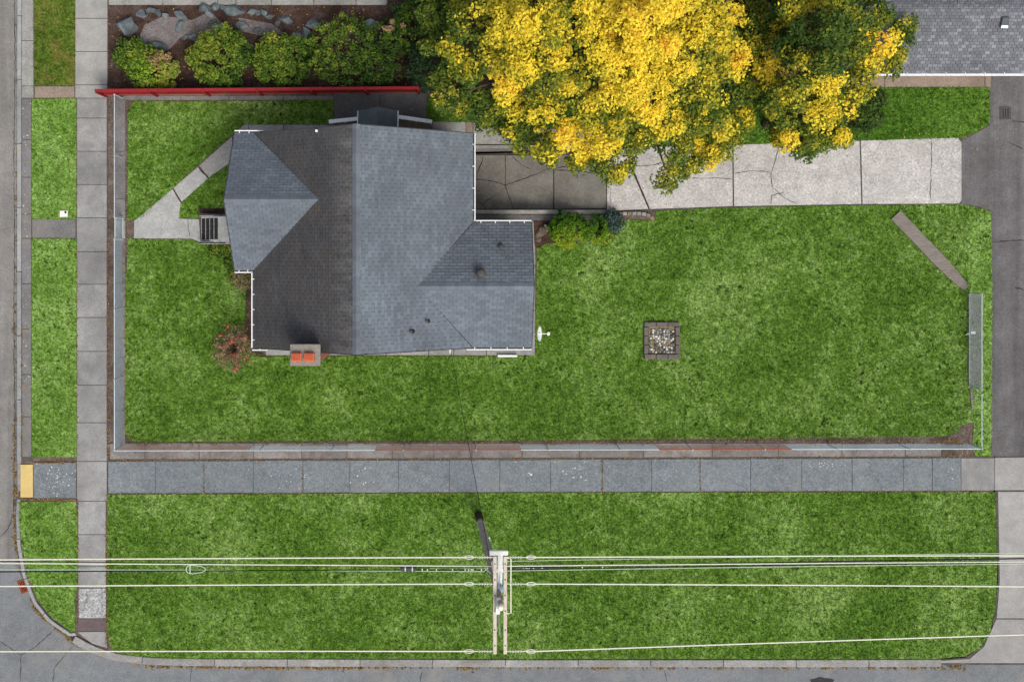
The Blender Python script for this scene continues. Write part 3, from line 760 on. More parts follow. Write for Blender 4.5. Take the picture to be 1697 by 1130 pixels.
gutter((MXC-MHALF-.045, -.72, ge), (MXC-MHALF-.045, Y0, ge), 5)
gutter((-9.0, -.70, ge), (MXC-MHALF-.09, -.70, ge), 2)
gutter((-9.0, 4.80, ge), (-7.85, 4.80, ge), 3)
gutter((0.2, -3.755, ge), (2.77, -3.755, ge), 4)
gutter((MXC-MHALF-.09, Y0-.045, ge), (-7.7, Y0-.045, ge), 1)
for (x, y) in ((-.46, -3.95), (2.85, -1.28)):
    mb = MB(); mb.tube([(x, y, .2), (x, y, 3.0), (x, y+.18, 3.3)], 0.035, 8); mb.build('downpipe', M['white_paint'], house, smooth=True)
mb = MB(); a_, b_ = W(825, 591.5, .3), W(857, 588.5, .3); mb.box(a_.x, b_.x, a_.y, b_.y, .1, .3); mb.build('window_well', M['white_paint'], house)
# rake boards
def rake(p, q):
    mb = MB(); mb.beam(p, q, 0.03, 0.14); mb.build('rake_board', M['trim_dark'], house)
for yy in (Y0-.017, Y1+.017):
    rake((MXC-MHALF, yy, EZ-.06), (MXC, yy, MRZ-.06)); rake((MXC+MHALF, yy, EZ-.06), (MXC, yy, MRZ-.06))
for yy in (-.65, 4.75): rake((-9.018, yy, EZ-.06), (-9.018, 2.05, 5.14))
for yy in (-3.707, 1.193): rake((2.788, yy, EZ-.06), (2.788, -1.257, 4.64))
# roof vents
def vent_pipe(px, py, zfun, r=0.055, h=0.32):
    z = 4.5
    for _ in range(6): p = W(px, py, z); z = zfun(p.x, p.y)
    p = W(px, py, z); mb = MB(); mb.lathe((p.x, p.y, p.z-.05), [(r,0),(r,h)], 10); o = mb.build('vent_pipe', M['iron'], house)
    f = MB(); f.lathe((p.x, p.y, p.z-.06), [(r*2.6,0),(r*2.0,.10),(r*1.1,.14)], 10); f.build('collar', M['black'], o)
zw = lambda x, y: 4.70 - (4.70-EZ)/2.45*abs(y+1.257)
vent_pipe(682, 549, lambda x, y: zmain(x)); vent_pipe(708, 532, lambda x, y: zmain(x))
p = W(797, 453, 4.5); z = zw(p.x, p.y)
mb = MB(); mb.lathe((p.x, p.y, z-.12), [(0.20,0),(0.20,.20),(.12,.20),(.12,.26),(.19,.30),(.20,.36),(.12,.44),(0.02,.46)], 16); mb.build('roof_vent', M['iron'], house)
p = W(830, 409, 4.0); z = zw(p.x, p.y); mb = MB(); mb.lathe((p.x, p.y, z-.10), [(0.13,0),(.13,.12),(.10,.17),(.03,.2)], 12); mb.build('roof_vent', M['trim_dark'], house)
p = W(529, 221, 4.6); mb = MB(); mb.lathe((p.x, p.y, zmain(p.x)-.04), [(.03,0),(.03,.3),(.05,.3),(.05,.36)], 8); mb.build('vent_pipe', M['white_paint'], house)
# chimney
ch = MB(); ch.box(-6.30,-5.36,-4.10,-3.46, 0.0, 5.75); chim = ch.build('chimney', M['brick'], house)
for k in range(1, 26):      # brick courses: each course steps in and out a little
    zc = k*0.225; b = MB(); e = .006 if k % 2 else .010; b.box(-6.30-e,-5.36+e,-4.10-e,-3.46+e, zc-.100, zc+.100); b.build('brick_course', M['brick'], chim, bevel=.006)
b = MB(); b.box(-6.40,-5.27,-4.19,-3.38,5.75,5.90); b.build('cap', M['cap_stone'], chim, bevel=.02)
for x in (-6.13, -5.66):
    f = MB(); f.box(x-.19,x+.19,-4.0,-3.70,5.90,6.10); fo = f.build('flue_pot', M['terracotta'], chim, bevel=.02)
    f = MB(); f.box(x-.14,x+.14,-3.955,-3.745,6.10,6.115); f.build('flue_cap', M['flue_in'], fo)
# satellite dish on the rear wing
sdsh = tag(empty('satellite_dish', W(889, 553, 3.0)), 'small white satellite dish mounted at the rear gable wall', 'satellite dish')
c = W(891.5, 553, 3.2)
mb = MB(); prof = [(0.002,0),(0.10,.008),(.20,.03),(.29,.065),(.30,.075),(.28,.07),(.18,.04),(.002,.012)]
mb.lathe(c, prof, 20, (0.93, 0, 0.36)); mb.build('dish', M['white_paint'], sdsh, smooth=True)
mb = MB(); mb.tube([c, c + Vector((.38,0,-.02))], 0.018, 6); mb.build('feed_arm', M['white_paint'], sdsh)
mb = MB(); mb.obox(c + Vector((.42,0,-.01)), (1,0,0), (0,1,0), (0,0,1), .05, .07, .05); mb.build('receiver', M['plastic_white'], sdsh, bevel=.012)
mb = MB(); mb.tube([c, c + Vector((-.18,0,-.25)), c + Vector((-.5,0,-.3))], 0.022, 6); mb.build('mount', M['white_paint'], sdsh)

# side entry: little gabled porch roof with dark metal sheets, wood landing both sides with white rails
pr = MB(); z1, z0 = 3.3, 3.0
pl, prr = W(594, 195, z0).x, W(659, 195, z0).x; pc = (pl+prr)/2; yn = W(620, 178, 3.2).y
porch = tag(empty('side_porch', (pc, 5.2, Z0)), 'small dark gabled porch roof over side door with wood landing', 'porch')
for sg, xx in ((-1, pl), (1, prr)):
    deck(porch, 'roof_sheet', [(xx, 4.72, z0+.3), (xx, yn-.12, z0), (pc, yn, z1), (pc, 4.72, z1+.3)], M['porch_metal'], 0.04)
    mb = MB(); mb.beam((xx+sg*.02, 4.75, z0+.28), (xx+sg*.02, yn-.12, z0-.02), .035, .06); mb.build('edge_trim', M['galv'], porch)
    mb = MB(); mb.beam((xx-sg*.15, yn-.2, Z0), (xx-sg*.15, yn-.2, z0), .09, .09); mb.build('post', M['white_paint'], porch)
zl = 0.85
for xa, xb, ya, yb in ((W(546,0,zl).x, W(594,0,zl).x, W(0,211,zl).y, W(0,203,zl).y), (W(659,0,zl).x, W(717,0,zl).x, W(0,215,zl).y, W(0,200,zl).y), (W(594,0,zl).x, W(659,0,zl).x, W(0,214,zl).y, W(0,190,zl).y)):
    n = max(3, int((xb-xa)/0.145))
    for k in range(n):
        a = xa + (xb-xa)*k/n; b = xa + (xb-xa)*(k+1)/n
        mb = MB(); mb.box(a+.006, b-.006, ya-.6, yb, zl-.05, zl + random.uniform(-.006,.006)); mb.build('plank', M['deck_wood'], porch)
    mb = MB(); mb.box(xa+.02, xb-.02, ya-.5, yb-.06, Z0, zl-.052); mb.build('landing_base', M['deck_wood'], porch)
def white_rail(p, q):
    mb = MB(); mb.beam(p, q, .15, .05); mb.build('handrail', M['white_paint'], porch)
    for t in (0.05, .5, .95):
        c = Vector(p).lerp(Vector(q), t); mb = MB(); mb.beam((c.x, c.y, zl), (c.x, c.y, c.z-.02), .05, .05); mb.build('baluster', M['white_paint'], porch)
white_rail(W(545, 202, 1.75), W(593, 197, 1.75)); white_rail(W(661, 194, 1.75), W(716, 202, 1.75))

# front steps: four treads with black mats rising to the landing
st = tag(empty('front_steps', W(350, 380, Z0)), 'concrete front steps with four black tread mats and metal handrails', 'steps')
ya, yb = W(0, 401, .5).y, W(0, 359, .5).y
x0 = W(334, 0, .2).x
zs = [0.28, 0.46, 0.64, 0.82]; tr = 0.215
for i, z in enumerate(zs):
    xa = x0 + i*tr; xb = x0 + (i+1)*tr
    mb = MB(); mb.box(xa, xb if i < 3 else xb + .9, ya, yb, Z0-.05, z); s_ = mb.build('step', M['path_pale'], st, bevel=.012)
    mb = MB(); mb.box(xa+.03, xb-.035, ya+.10, yb-.07, z-.01, z+.012); mt = mb.build('tread_mat', M['black'], s_)
    r = MB()
    for yy in np.linspace(ya+.16, yb-.13, 5): r.box(xa+.05, xa+.075, yy-.015, yy+.015, z+.012, z+.016); r.box(xb-.075, xb-.05, yy-.015, yy+.015, z+.012, z+.016)
    tag(r.build('stud', M['iron'], mt), kind='stuff')
for yy, zz in ((ya-.05, 0), (yb+.05, 0)):
    mb = MB(); mb.box(x0+.02, x0+1.8, yy-.05, yy+.05, Z0-.05, 0.72); mb.build('side_wall', M['wall_concrete'], st, bevel=.012)
    mb = MB(); mb.tube([(x0+.05, yy, .9), (x0+.95, yy, 1.55), (x0+1.3, yy, 1.55)], .02, 8); mb.build('handrail', M['black'], st)
    for xx, zt in ((x0+.08, .92), (x0+.95, 1.54)):
        mb = MB(); mb.tube([(xx, yy, .6), (xx, yy, zt)], .016, 6); mb.build('post', M['black'], st)
mb = MB(); a, b = W(329, 358, .15), W(378, 345, .15); mb.box(a.x, b.x, a.y, b.y, Z0-.05, Z0+.05); tag(mb.build('planting_bed', M['mulch']), kind='structure')
mb = MB(); mb.prism(pxpoly([(398,446),(414,448),(425,580),(445,592),(418,590),(404,560),(408,480)]), 0.0, Z0+.03); tag(mb.build('planting_bed', M['mulch']), kind='structure')
mb = MB(); mb.prism(pxpoly([(884,366),(925,366),(925,402),(905,404),(890,412),(886,408)]), 0.0, Z0+.03); tag(mb.build('planting_bed', M['mulch']), kind='structure')

# ================================================================== NEIGHBOUR'S HOUSE
nh = tag(empty('house', (17, 9.5, Z0)), 'neighbouring house with pale flecked shingle roof and white gutter beside the alley', 'house')
ne, nr, ny, nry = 2.8, 3.95, 7.2, 9.62
nx0, nx1 = W(1385, 0, ne).x, 27.0
sl_ = []
for sg in (-1, 1):
    A = Vector((nx0, nry + sg*(nry-ny), ne)); Bp = Vector((nx1, A.y, ne)); Cp = Vector((nx1, nry, nr)); D = Vector((nx0, nry, nr))
    d = deck(nh, 'roof', [A, Bp, Cp, D]); u, v = Bp-A, D-A
    rows = shingle_rows(A, u, v, u.length, v.length, tab=.20, expo=.13, var=.12, bright=.34)
    shingle_mesh('shingles', rows, M['shingle_neighbour'], d); sl_.append(d)
gx = W(1590, 0, nr).x
for sg in (-1, 1):
    A = Vector((gx + sg*2.4, nry - .1, ne+.004)); Bp = Vector((gx + sg*2.4, nry+5, ne+.004)); Cp = Vector((gx, nry+5, nr+.01)); D = Vector((gx, nry-.1, nr+.01))
    d = deck(nh, 'roof', [A, Bp, Cp, D]); u, v = Bp-A, D-A
    shingle_mesh('shingles', shingle_rows(A, u, v, u.length, v.length, tab=.20, expo=.13, var=.12, bright=.34), M['shingle_neighbour'], d)
mb = MB(); mb.box(nx0+.3, nx1, ny+.4, 2*nry-ny-.4, 0, ne-.02); mb.build('wall', M['siding'], nh)
gy = ny-.05; mb = MB(); mb.beam((nx0, gy, ne-.03), (nx1, gy, ne-.03), .10, .09); gt = mb.build('gutter', M['white_paint'], nh)
mb = MB(); mb.beam((nx0, gy+.015, ne+.016), (nx1, gy+.015, ne+.016), .04, .006); mb.build('channel', M['galv'], gt)
for x in np.arange(nx0+.5, nx1, .78):
    mb = MB(); mb.beam((x, gy-.06, ne+.03), (x, gy+.10, ne+.03), .022, .012); mb.build('hanger', M['white_paint'], gt)
p = W(1660, 38, 3.5); mb = MB(); zz = ne + (nr-ne)*(p.y-ny)/(nry-ny)
mb.obox((p.x, p.y, zz+.05), (1,0,0), (0,1,.45), (0,-.45,1), .15, .17, .07); mb.build('roof_vent', M['porch_metal'], nh, bevel=.03)
mb = MB(); mb.obox((p.x, p.y-.20, zz+.02), (1,0,0), (0,1,.45), (0,-.45,1), .13, .05, .03); mb.build('vent_hood', M['white_paint'], nh)
# ================================================================== FENCES
def board_fence():
    """red board fence along the planting bed"""
    p0, p1 = W(174, 158, Z0), W(697, 153.5, Z0); Hf = 1.35
    root = tag(empty('board_fence', p0), 'long red painted wooden board fence in front of the shrub bed', 'fence')
    d = (p1-p0); L = d.length; d.normalize(); nrm = Vector((-d.y, d.x, 0))     # towards the bed
    n = int(L/0.15)
    for k in range(n):
        a = p0 + d*(L*k/n + .005); b = p0 + d*(L*(k+1)/n - .005); h = Hf + random.uniform(-.01,.01); off = random.uniform(-.003,.003)
        mb = MB(); c = (a+b)/2 + nrm*off; mb.obox((c.x, c.y, Z0+.18+(h-.18)/2), d, nrm, (0,0,1), (b-a).length/2, .011, (h-.18)/2); mb.build('board', M['red_paint'], root)
    mb = MB(); c = (p0+p1)/2; mb.obox((c.x, c.y, Z0+.09) , d, nrm, (0,0,1), L/2, .02, .09); mb.build('kickboard', M['pale_wood'], root)
    for zz in (0.40, 1.15):
        mb = MB(); q = c - nrm*.035; mb.obox((q.x, q.y, Z0+zz), d, nrm, (0,0,1), L/2, .02, .045); mb.build('rail', M['red_paint'], root)
    m_ = 6
    for k in range(m_):
        a = p0 + d*(L*k/m_ + .01); b = p0 + d*(L*(k+1)/m_ - .01); q = (a+b)/2
        mb = MB(); mb.obox((q.x, q.y, Z0+Hf+.028), d, nrm, (0,0,1), (b-a).length/2, .055, .018); mb.build('cap_board', M['red_paint'], root, bevel=.005)
    for k in range(m_+1):
        q = p0 + d*min(max(L*k/m_, .06), L-.06) - nrm*.06; mb = MB(); mb.obox((q.x, q.y, Z0+.67), d, nrm, (0,0,1), .045, .045, .67); mb.build('post', M['red_paint'], root)
board_fence()

def chain_mesh(p, q, h, z0=Z0+.05, pitch=0.062, r=0.0028):
    """woven wire: two sets of leaning wires, thin square prisms"""
    d = (q-p); L = d.length; d.normalize(); nn = Vector((-d.y, d.x, 0)); V = []; F = []
    for sg in (1, -1):
        s0 = -h if sg > 0 else 0.0
        s = s0
        while s < L + (0 if sg > 0 else h):
            # wire from (s,0) to (s+sg*h,h), clipped to 0..L
            a, b = (s, 0.0), (s + sg*h, h)
            def clip(a, b):
                (x0, z0_), (x1, z1_) = a, b
                if x0 < 0: z0_ += (0-x0)/(x1-x0)*(z1_-z0_); x0 = 0
                if x0 > L: z0_ += (L-x0)/(x1-x0)*(z1_-z0_); x0 = L
                if x1 < 0: z1_ = z0_ + (0-x0)/(x1-x0)*(z1_-z0_); x1 = 0
                if x1 > L: z1_ = z0_ + (L-x0)/(x1-x0)*(z1_-z0_); x1 = L
                return (x0, z0_), (x1, z1_)
            (xa, za), (xb, zb) = clip(a, b)
            if abs(xb-xa) > .01:
                A = p + d*xa + Vector((0,0,z0-p.z+za)) + nn*(r*sg); Bq = p + d*xb + Vector((0,0,z0-p.z+zb)) + nn*(r*sg)
                t = (Bq-A).normalized(); u = t.cross(nn)*r; n0 = len(V); w = nn*r
                for P in (A, Bq): V.extend([P+u, P+w, P-u, P-w])
                F.extend([(n0+i, n0+(i+1)%4, n0+4+(i+1)%4, n0+4+i) for i in range(4)])
            s += pitch*1.414
    return V, F
def chain_fence(label, pts, h, panels, name='chain_link_fence', cat='fence', group=None, rails=True, step=3.0):
    """pts: two pixels on the ground; panels: list of (t0,t1,rail material,mesh material or None)"""
    p, q = W(*pts[0], Z0), W(*pts[1], Z0); root = tag(empty(name, p), label, cat, group); d = q-p; L = d.length; dn = d.normalized()
    n = max(1, round(L/step))
    for k in range(n+1):
        c = p + d*(k/n); mb = MB(); mb.tube([c, c + Vector((0,0,h+.02))], .030 if k in (0, n) else .024, 8); po = mb.build('post', M['galv'], root, smooth=False)
        mb = MB(); mb.lathe(c + Vector((0,0,h+.02)), [(.034,0),(.034,.02),(.012,.045)], 8); mb.build('post_cap', M['galv'], po)
    for t0, t1, rm, mm in panels:
        a, b = p + d*t0, p + d*t1
        if rm is not None:
            mb = MB(); mb.tube([a + Vector((0,0,h)), b + Vector((0,0,h))], .021, 8); mb.build('top_rail', rm, root)
        if mm is not None:
            V, F = chain_mesh(a, b, h-.06); tag(np_mesh('wire_mesh', np.array([v[:] for v in V]), np.array(F), mm, root), kind='stuff')
    return root
FH = 1.12
G, R_, GW, RW = M['galv'], M['rust'], M['galv_wire'], M['rust_wire']
chain_fence('galvanised chain link fence from the red fence to the front gate', [(203,163),(203,360)], FH, [(0,1,G,None)], group=None)
chain_fence('chain link fence along the west sidewalk from gate to street corner', [(203,397),(203,738)], FH, [(0,1,G,GW)])
gt_ = chain_fence('chain link front gate between path and west sidewalk', [(203.5,362),(203.5,395)], FH-.03, [(0,1,G,GW)], name='gate', cat='gate', step=2)
mb = MB(); a_, b_ = W(203.5,362,Z0+.12), W(203.5,395,Z0+.12); mb.tube([a_, b_], .018, 8); mb.build('bottom_rail', G, gt_)
def tb(x): return (x-203)/(1608-203)
chain_fence('long chain link fence with rusty rail stretches beside the south sidewalk', [(203,739),(1607,736)], FH,
   [(0,tb(420),G,RW),(tb(420),tb(625),G,GW),(tb(625),tb(862),R_,RW),(tb(862),tb(1085),G,GW),(tb(1085),tb(1300),R_,RW),(tb(1300),1,G,GW)])
rf = chain_fence('bare fence rail at the alley corner of the lawn', [(1607,648),(1607,735)], FH, [(0,1,G,None)], step=4)
gp = chain_fence('chain link gate panel beside the alley', [(1607,486),(1607,640)], FH, [(0,1,G,GW)], name='gate', cat='gate', step=4)
for t in (0.0, .49, .55, .99):
    c0 = W(1607, 486 + 154*t, Z0+.1); mb = MB(); mb.tube([c0, c0 + Vector((0,0,FH-.1))], .016, 6); mb.build('upright', G, gp)
mb = MB(); c0 = W(1607, 486, Z0+.12); c1 = W(1607, 640, Z0+.12); mb.tube([c0, c1], .016, 6); mb.build('bottom_rail', G, gp)
c = W(1612, 551, .6); mb = MB(); mb.obox(c, (1,0,0), (0,1,0), (0,0,1), .10, .06, .05); lt = mb.build('latch', M['galv'], gp, bevel=.01)
mb = MB(); mb.tube([c + Vector((-.3,-.1,0)), c + Vector((-.05,0,0)), c + Vector((.0,.22,0))], .018, 6); mb.build('latch_fork', G, lt)
bl = tag(empty('fence_offcut', W(1612, 660, Z0)), 'short rail and loose stake lying below the gate panel', 'offcut')
mb = MB(); mb.tube([W(1605,658,Z0+.08), W(1627,664,Z0+.9)], .018, 6); mb.build('rail', G, bl)
mb = MB(); mb.beam(W(1609,644,Z0+.05), W(1612,678,Z0+.07), .09, .04); mb.build('stake', M['plank'], bl)
mb = MB(); mb.prism(pxpoly([(1604,486),(1627,486),(1627,560),(1624,645),(1604,640)]), 0.0, Z0+.03); tag(mb.build('gravel_strip', M['gravel_soil']), kind='structure')
mb = MB(); mb.prism(pxpoly([(1585,716),(1594,703),(1604,698),(1612,700),(1610,740),(1560,728)]), 0.0, Z0+.008); tag(mb.build('bare_soil', M['dirt']), kind='structure')

# ================================================================== FOLIAGE
def ramp_rgb(stops, t):
    t = np.clip(t, 0, stops[-1][0]); xs = [s[0] for s in stops]; return np.stack([np.interp(t, xs, [s[1][i] for s in stops]) for i in range(3)], 1)
def leaves(centres, radii, per, size, t0, stops, tv=0.12, up=0.75, flat=0.75, vj=0.18, tz=0.0, aspect=0.55):
    """leaf quads in tufts: centres (N,3), radii (N,), hue coordinate t0 (N,); returns verts, faces, colours"""
    N = len(centres); n = N*per; C = np.repeat(centres, per, 0); R = np.repeat(radii, per); T = np.repeat(t0, per)
    dv = RNG.normal(size=(n,3)); dv /= np.linalg.norm(dv, axis=1, keepdims=True); rr = RNG.uniform(.25, 1.0, n)**.5
    off = dv*(R*rr)[:,None]; off[:,2] *= flat; P = C + off
    nr_ = dv*0.6 + RNG.normal(size=(n,3))*.55; nr_[:,2] += up; nr_ /= np.linalg.norm(nr_, axis=1, keepdims=True)
    a = RNG.normal(size=(n,3)); a -= nr_*(a*nr_).sum(1, keepdims=True); a /= np.linalg.norm(a, axis=1, keepdims=True); b = np.cross(nr_, a)
    s = size*RNG.uniform(.6, 1.35, n); a *= s[:,None]; b *= (s*aspect)[:,None]; fold = nr_*(s*.22)[:,None]
    V = np.stack([P - a, P + b*1.0 + fold, P + a, P - b*1.0 + fold], 1)
    t = T + RNG.normal(0, tv, n) + tz*dv[:,2]
    col = ramp_rgb(stops, t) * RNG.uniform(1-vj, 1+vj, n)[:,None]
    return V.reshape(-1,3), np.arange(n*4).reshape(-1,4), np.repeat(col, 4, 0)

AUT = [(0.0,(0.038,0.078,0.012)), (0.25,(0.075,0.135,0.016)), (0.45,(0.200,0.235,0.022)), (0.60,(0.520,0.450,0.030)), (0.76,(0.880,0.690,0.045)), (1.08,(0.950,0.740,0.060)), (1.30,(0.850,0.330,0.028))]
def limb_path(a, b, sag=0.12):
    a, b = Vector(a), Vector(b); m = a.lerp(b, .5) + Vector((random.uniform(-.3,.3), random.uniform(-.3,.3), (b-a).length*sag)); return [a, a.lerp(m,.6), m, m.lerp(b,.6), b]
def big_tree(name, label, outline, base_px, zedge, ztop, spacing, hue, per=42, tufts=26, lobe=1.05, leaf=0.085, group=None, tips=()):
    """crown: lobes spread over the plan shape the canopy has, domed in height, each lobe made of tufts of leaves"""
    P = [W(x, y, 6.0).xy[:] for x, y in outline]; A = np.array(P); lo, hi = A.min(0), A.max(0); cen = A.mean(0)
    pts = []
    tries = 0
    while tries < 9000:
        tries += 1; x, y = RNG.uniform(lo[0], hi[0]), RNG.uniform(lo[1], hi[1])
        if not inside(P, np.array([x]), np.array([y]))[0]: continue
        if all((x-a)**2 + (y-b)**2 > spacing**2 for a, b in pts): pts.append((x, y))
    segs = [(np.array(P[i]), np.array(P[(i+1)%len(P)])) for i in range(len(P))]
    def edge(x, y):
        q = np.array((x, y)); m = 1e9
        for s0, s1 in segs:
            t = np.clip(np.dot(q-s0, s1-s0)/np.dot(s1-s0, s1-s0), 0, 1); m = min(m, np.linalg.norm(q - s0 - t*(s1-s0)))
        return m
    E = [edge(x, y) for x, y in pts]; Em = max(E)
    C = []; Rr = []; T = []; limbs = []
    n_main = len(pts)
    for (ax, ay) in tips: q_ = W(ax, ay, 6.0); pts.append((q_.x, q_.y)); E.append(.12)
    for ip, ((x, y), e) in enumerate(zip(pts, E)):
        k = 1 - (1 - min(1, e/Em))**2; z = zedge + (ztop-zedge)*k + RNG.uniform(-.95,.75)
        kk = (H-6.0)/(H-z) if False else 1.0
        # keep the plan place as seen: points higher up stand nearer the drone, so pull them in
        sx = (H - z)/(H - 6.0); x2, y2 = x*sx, y*sx
        lr = lobe*RNG.uniform(.75, 1.25)*(1 if ip < n_main else .55); base_t = hue(x2, y2, z, e) + RNG.normal(0, .11); limbs.append((x2, y2, z - lr*.3))
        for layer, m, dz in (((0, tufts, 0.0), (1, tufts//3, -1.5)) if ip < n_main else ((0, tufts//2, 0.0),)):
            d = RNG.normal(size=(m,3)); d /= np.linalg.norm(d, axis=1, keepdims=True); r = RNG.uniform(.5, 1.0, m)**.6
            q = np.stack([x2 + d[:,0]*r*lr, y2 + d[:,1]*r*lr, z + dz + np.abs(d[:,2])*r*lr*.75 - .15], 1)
            C.append(q); Rr.append(RNG.uniform(.20, .40, m)); T.append(base_t + .34*(np.abs(d[:,2])*r-.36) + RNG.normal(0,.09,m) - (.28 if layer else 0))  # autumn yellow tops; darker greens below also paint the shade between lobes
    C = np.concatenate(C); Rr = np.concatenate(Rr); T = np.concatenate(T)
    bz = W(*base_px, Z0); root = tag(empty(name, bz), label, 'tree', group)
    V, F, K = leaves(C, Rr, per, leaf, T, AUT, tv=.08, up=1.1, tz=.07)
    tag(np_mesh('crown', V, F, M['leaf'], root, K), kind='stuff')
    tk = MB(); fork = bz + Vector((.1,.1,zedge*.6)); r0 = .34 if spacing > .79 else .15
    tk.tube([bz - Vector((0,0,.1)), bz + Vector((0,0,.35)), bz + Vector((.05,.03,1.2)), fork], [r0*1.35, r0*1.05, r0*.92, r0*.8], 12)
    tk.build('trunk', M['bark'], root, smooth=True)
    for i, l in enumerate(limbs):
        if i % 2: continue
        lm = MB(); pth = limb_path(fork - Vector((0,0,random.uniform(0,.6))), l); lm.tube(pth, [.12,.10,.075,.05,.02], 6); lm.build('limb', M['bark'], root, smooth=True)
    return root
OUT1 = [(712,15),(722,60),(728,110),(742,150),(770,160),(800,190),(850,205),(890,240),(960,250),(1010,270),(1060,252),(1112,268),(1140,252),(1190,240),(1235,190),(1258,130),(1262,60),(1255,0),(1230,-90),(1160,-190),(1050,-250),(930,-255),(820,-200),(740,-110),(715,-40)]
OUT2 = [(1245,0),(1250,60),(1250,130),(1268,172),(1320,222),(1345,232),(1395,212),(1438,178),(1446,140),(1455,100),(1474,60),(1474,10),(1462,-60),(1420,-110),(1330,-110),(1270,-60)]
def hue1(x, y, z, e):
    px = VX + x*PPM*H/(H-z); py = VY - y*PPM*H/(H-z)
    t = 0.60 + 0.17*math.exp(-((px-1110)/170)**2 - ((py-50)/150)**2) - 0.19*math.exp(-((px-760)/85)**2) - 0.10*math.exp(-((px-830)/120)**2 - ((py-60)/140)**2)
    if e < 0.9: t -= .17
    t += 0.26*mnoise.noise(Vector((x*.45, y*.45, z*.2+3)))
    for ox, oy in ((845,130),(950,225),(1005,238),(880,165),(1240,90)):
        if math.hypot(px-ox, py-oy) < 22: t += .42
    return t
def hue2(x, y, z, e):
    t = 0.34 + 0.40*mnoise.noise(Vector((x*.6, y*.6, 9.1)))
    if e < .6: t -= .03
    if random.random() < .12: t += .22
    return t
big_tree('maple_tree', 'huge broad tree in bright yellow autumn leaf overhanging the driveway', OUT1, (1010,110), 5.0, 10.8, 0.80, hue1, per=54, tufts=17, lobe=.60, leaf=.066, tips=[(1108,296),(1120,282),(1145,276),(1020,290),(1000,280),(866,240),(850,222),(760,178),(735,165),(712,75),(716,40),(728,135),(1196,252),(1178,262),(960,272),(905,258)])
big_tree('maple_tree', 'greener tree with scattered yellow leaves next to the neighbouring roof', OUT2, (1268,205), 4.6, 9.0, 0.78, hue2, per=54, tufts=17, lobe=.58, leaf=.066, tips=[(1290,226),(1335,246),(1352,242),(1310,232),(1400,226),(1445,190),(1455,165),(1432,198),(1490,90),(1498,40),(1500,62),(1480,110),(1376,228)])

GRN = [(0.0,(0.020,0.050,0.012)), (0.3,(0.045,0.105,0.016)), (0.55,(0.100,0.185,0.020)), (0.8,(0.215,0.300,0.030)), (1.0,(0.360,0.380,0.050))]
DKG = [(0.0,(0.014,0.034,0.014)), (0.4,(0.028,0.064,0.024)), (0.8,(0.055,0.110,0.040)), (1.0,(0.090,0.150,0.060))]
PNK = [(0.0,(0.070,0.150,0.016)), (0.35,(0.240,0.390,0.025)), (0.6,(0.330,0.360,0.050)), (0.8,(0.420,0.250,0.150)), (1.0,(0.480,0.290,0.220))]
BLU = [(0.0,(0.020,0.045,0.040)), (0.5,(0.045,0.085,0.075)), (1.0,(0.110,0.165,0.150))]
DRY = [(0.0,(0.150,0.085,0.055)), (0.4,(0.340,0.220,0.140)), (0.7,(0.420,0.300,0.190)), (1.0,(0.200,0.220,0.060))]
GLB = [(0.0,(0.026,0.090,0.009)), (0.35,(0.065,0.180,0.012)), (0.65,(0.170,0.310,0.016)), (1.0,(0.420,0.470,0.025))]
def shrub(name, label, px, py, rx_px, ry_px, hgt, stops, t0=.5, tufts=160, per=34, leaf=.05, tr=.17, cat='shrub', tz=.22, hue=None, group=None, stems=7, gaps=.0, trail=.12):
    zc = Z0 + hgt*.55; c = W(px, py, zc); k = (H-zc)/(PPM*H); rx, ry = rx_px*k, ry_px*k
    root = tag(empty(name, W(px, py, Z0)), label, cat, group)
    d = RNG.normal(size=(tufts,3)); d /= np.linalg.norm(d, axis=1, keepdims=True); d[:,2] = np.where(d[:,2] < -.2, -d[:,2], d[:,2])
    # lumpy outline from slow noise over direction
    lump = np.array([1 + .20*mnoise.noise(Vector(q)*2.1 + Vector((px*.1, py*.1, 0))) + .16*mnoise.noise(Vector(q)*5 + Vector((py, px, 0))) for q in d])
    r = RNG.uniform(.55, 1.0, tufts)**.5*lump
    C = np.stack([c.x + d[:,0]*r*rx, c.y + d[:,1]*r*ry, Z0 + hgt*.42 + d[:,2]*r*hgt*.55], 1)
    if gaps:
        keep = np.array([mnoise.noise(Vector((q[0]*2.2, q[1]*2.2, q[2]))) > -.35*gaps for q in C]); C = C[keep]; d = d[keep]
    T = t0 + RNG.normal(0, trail, len(C)) + tz*(d[:,2]-.3)
    if hue is not None: T = T + np.array([hue(*((q[0]-c.x)/rx, (q[1]-c.y)/ry)) for q in C])  # side tint; on the green shrubs it paints their lit and shaded sides
    V, F, K = leaves(C, RNG.uniform(.7, 1.25, len(C))*tr, per, leaf, T, stops, tv=.09, up=.55, flat=.8)
    tag(np_mesh('foliage', V, F, M['leaf'], root, K), kind='stuff')
    b = W(px, py, Z0)
    for i in range(stems):
        q = C[RNG.integers(len(C))]; m = MB(); m.tube(limb_path(b + Vector((random.uniform(-.1,.1), random.uniform(-.1,.1), -.02)), q, .05), [.028,.024,.018,.012,.006], 5); m.build('stem', M['twig'], root)
    return root
shrub('shrub', 'loose mid green shrub behind the pinkish shrub at the sidewalk end of the bed', 222, 92, 34, 30, 1.1, GRN, .48, 110, leaf=.05)
shrub('shrub', 'yellow green shrub with pinkish brown leaves at the sidewalk end of the bed', 251, 116, 42, 34, 1.2, PNK, .36, 170, per=26, leaf=.065, tz=.05, hue=lambda x, y: .30*x + (.25 if y > .3 else 0) - .05, trail=.14)
shrub('shrub', 'rounded yellow green shrub beside the red fence and pale gravel', 366, 96, 52, 50, 1.6, GRN, .60, 250, leaf=.055, hue=lambda x, y: -.18*x + .10*y)
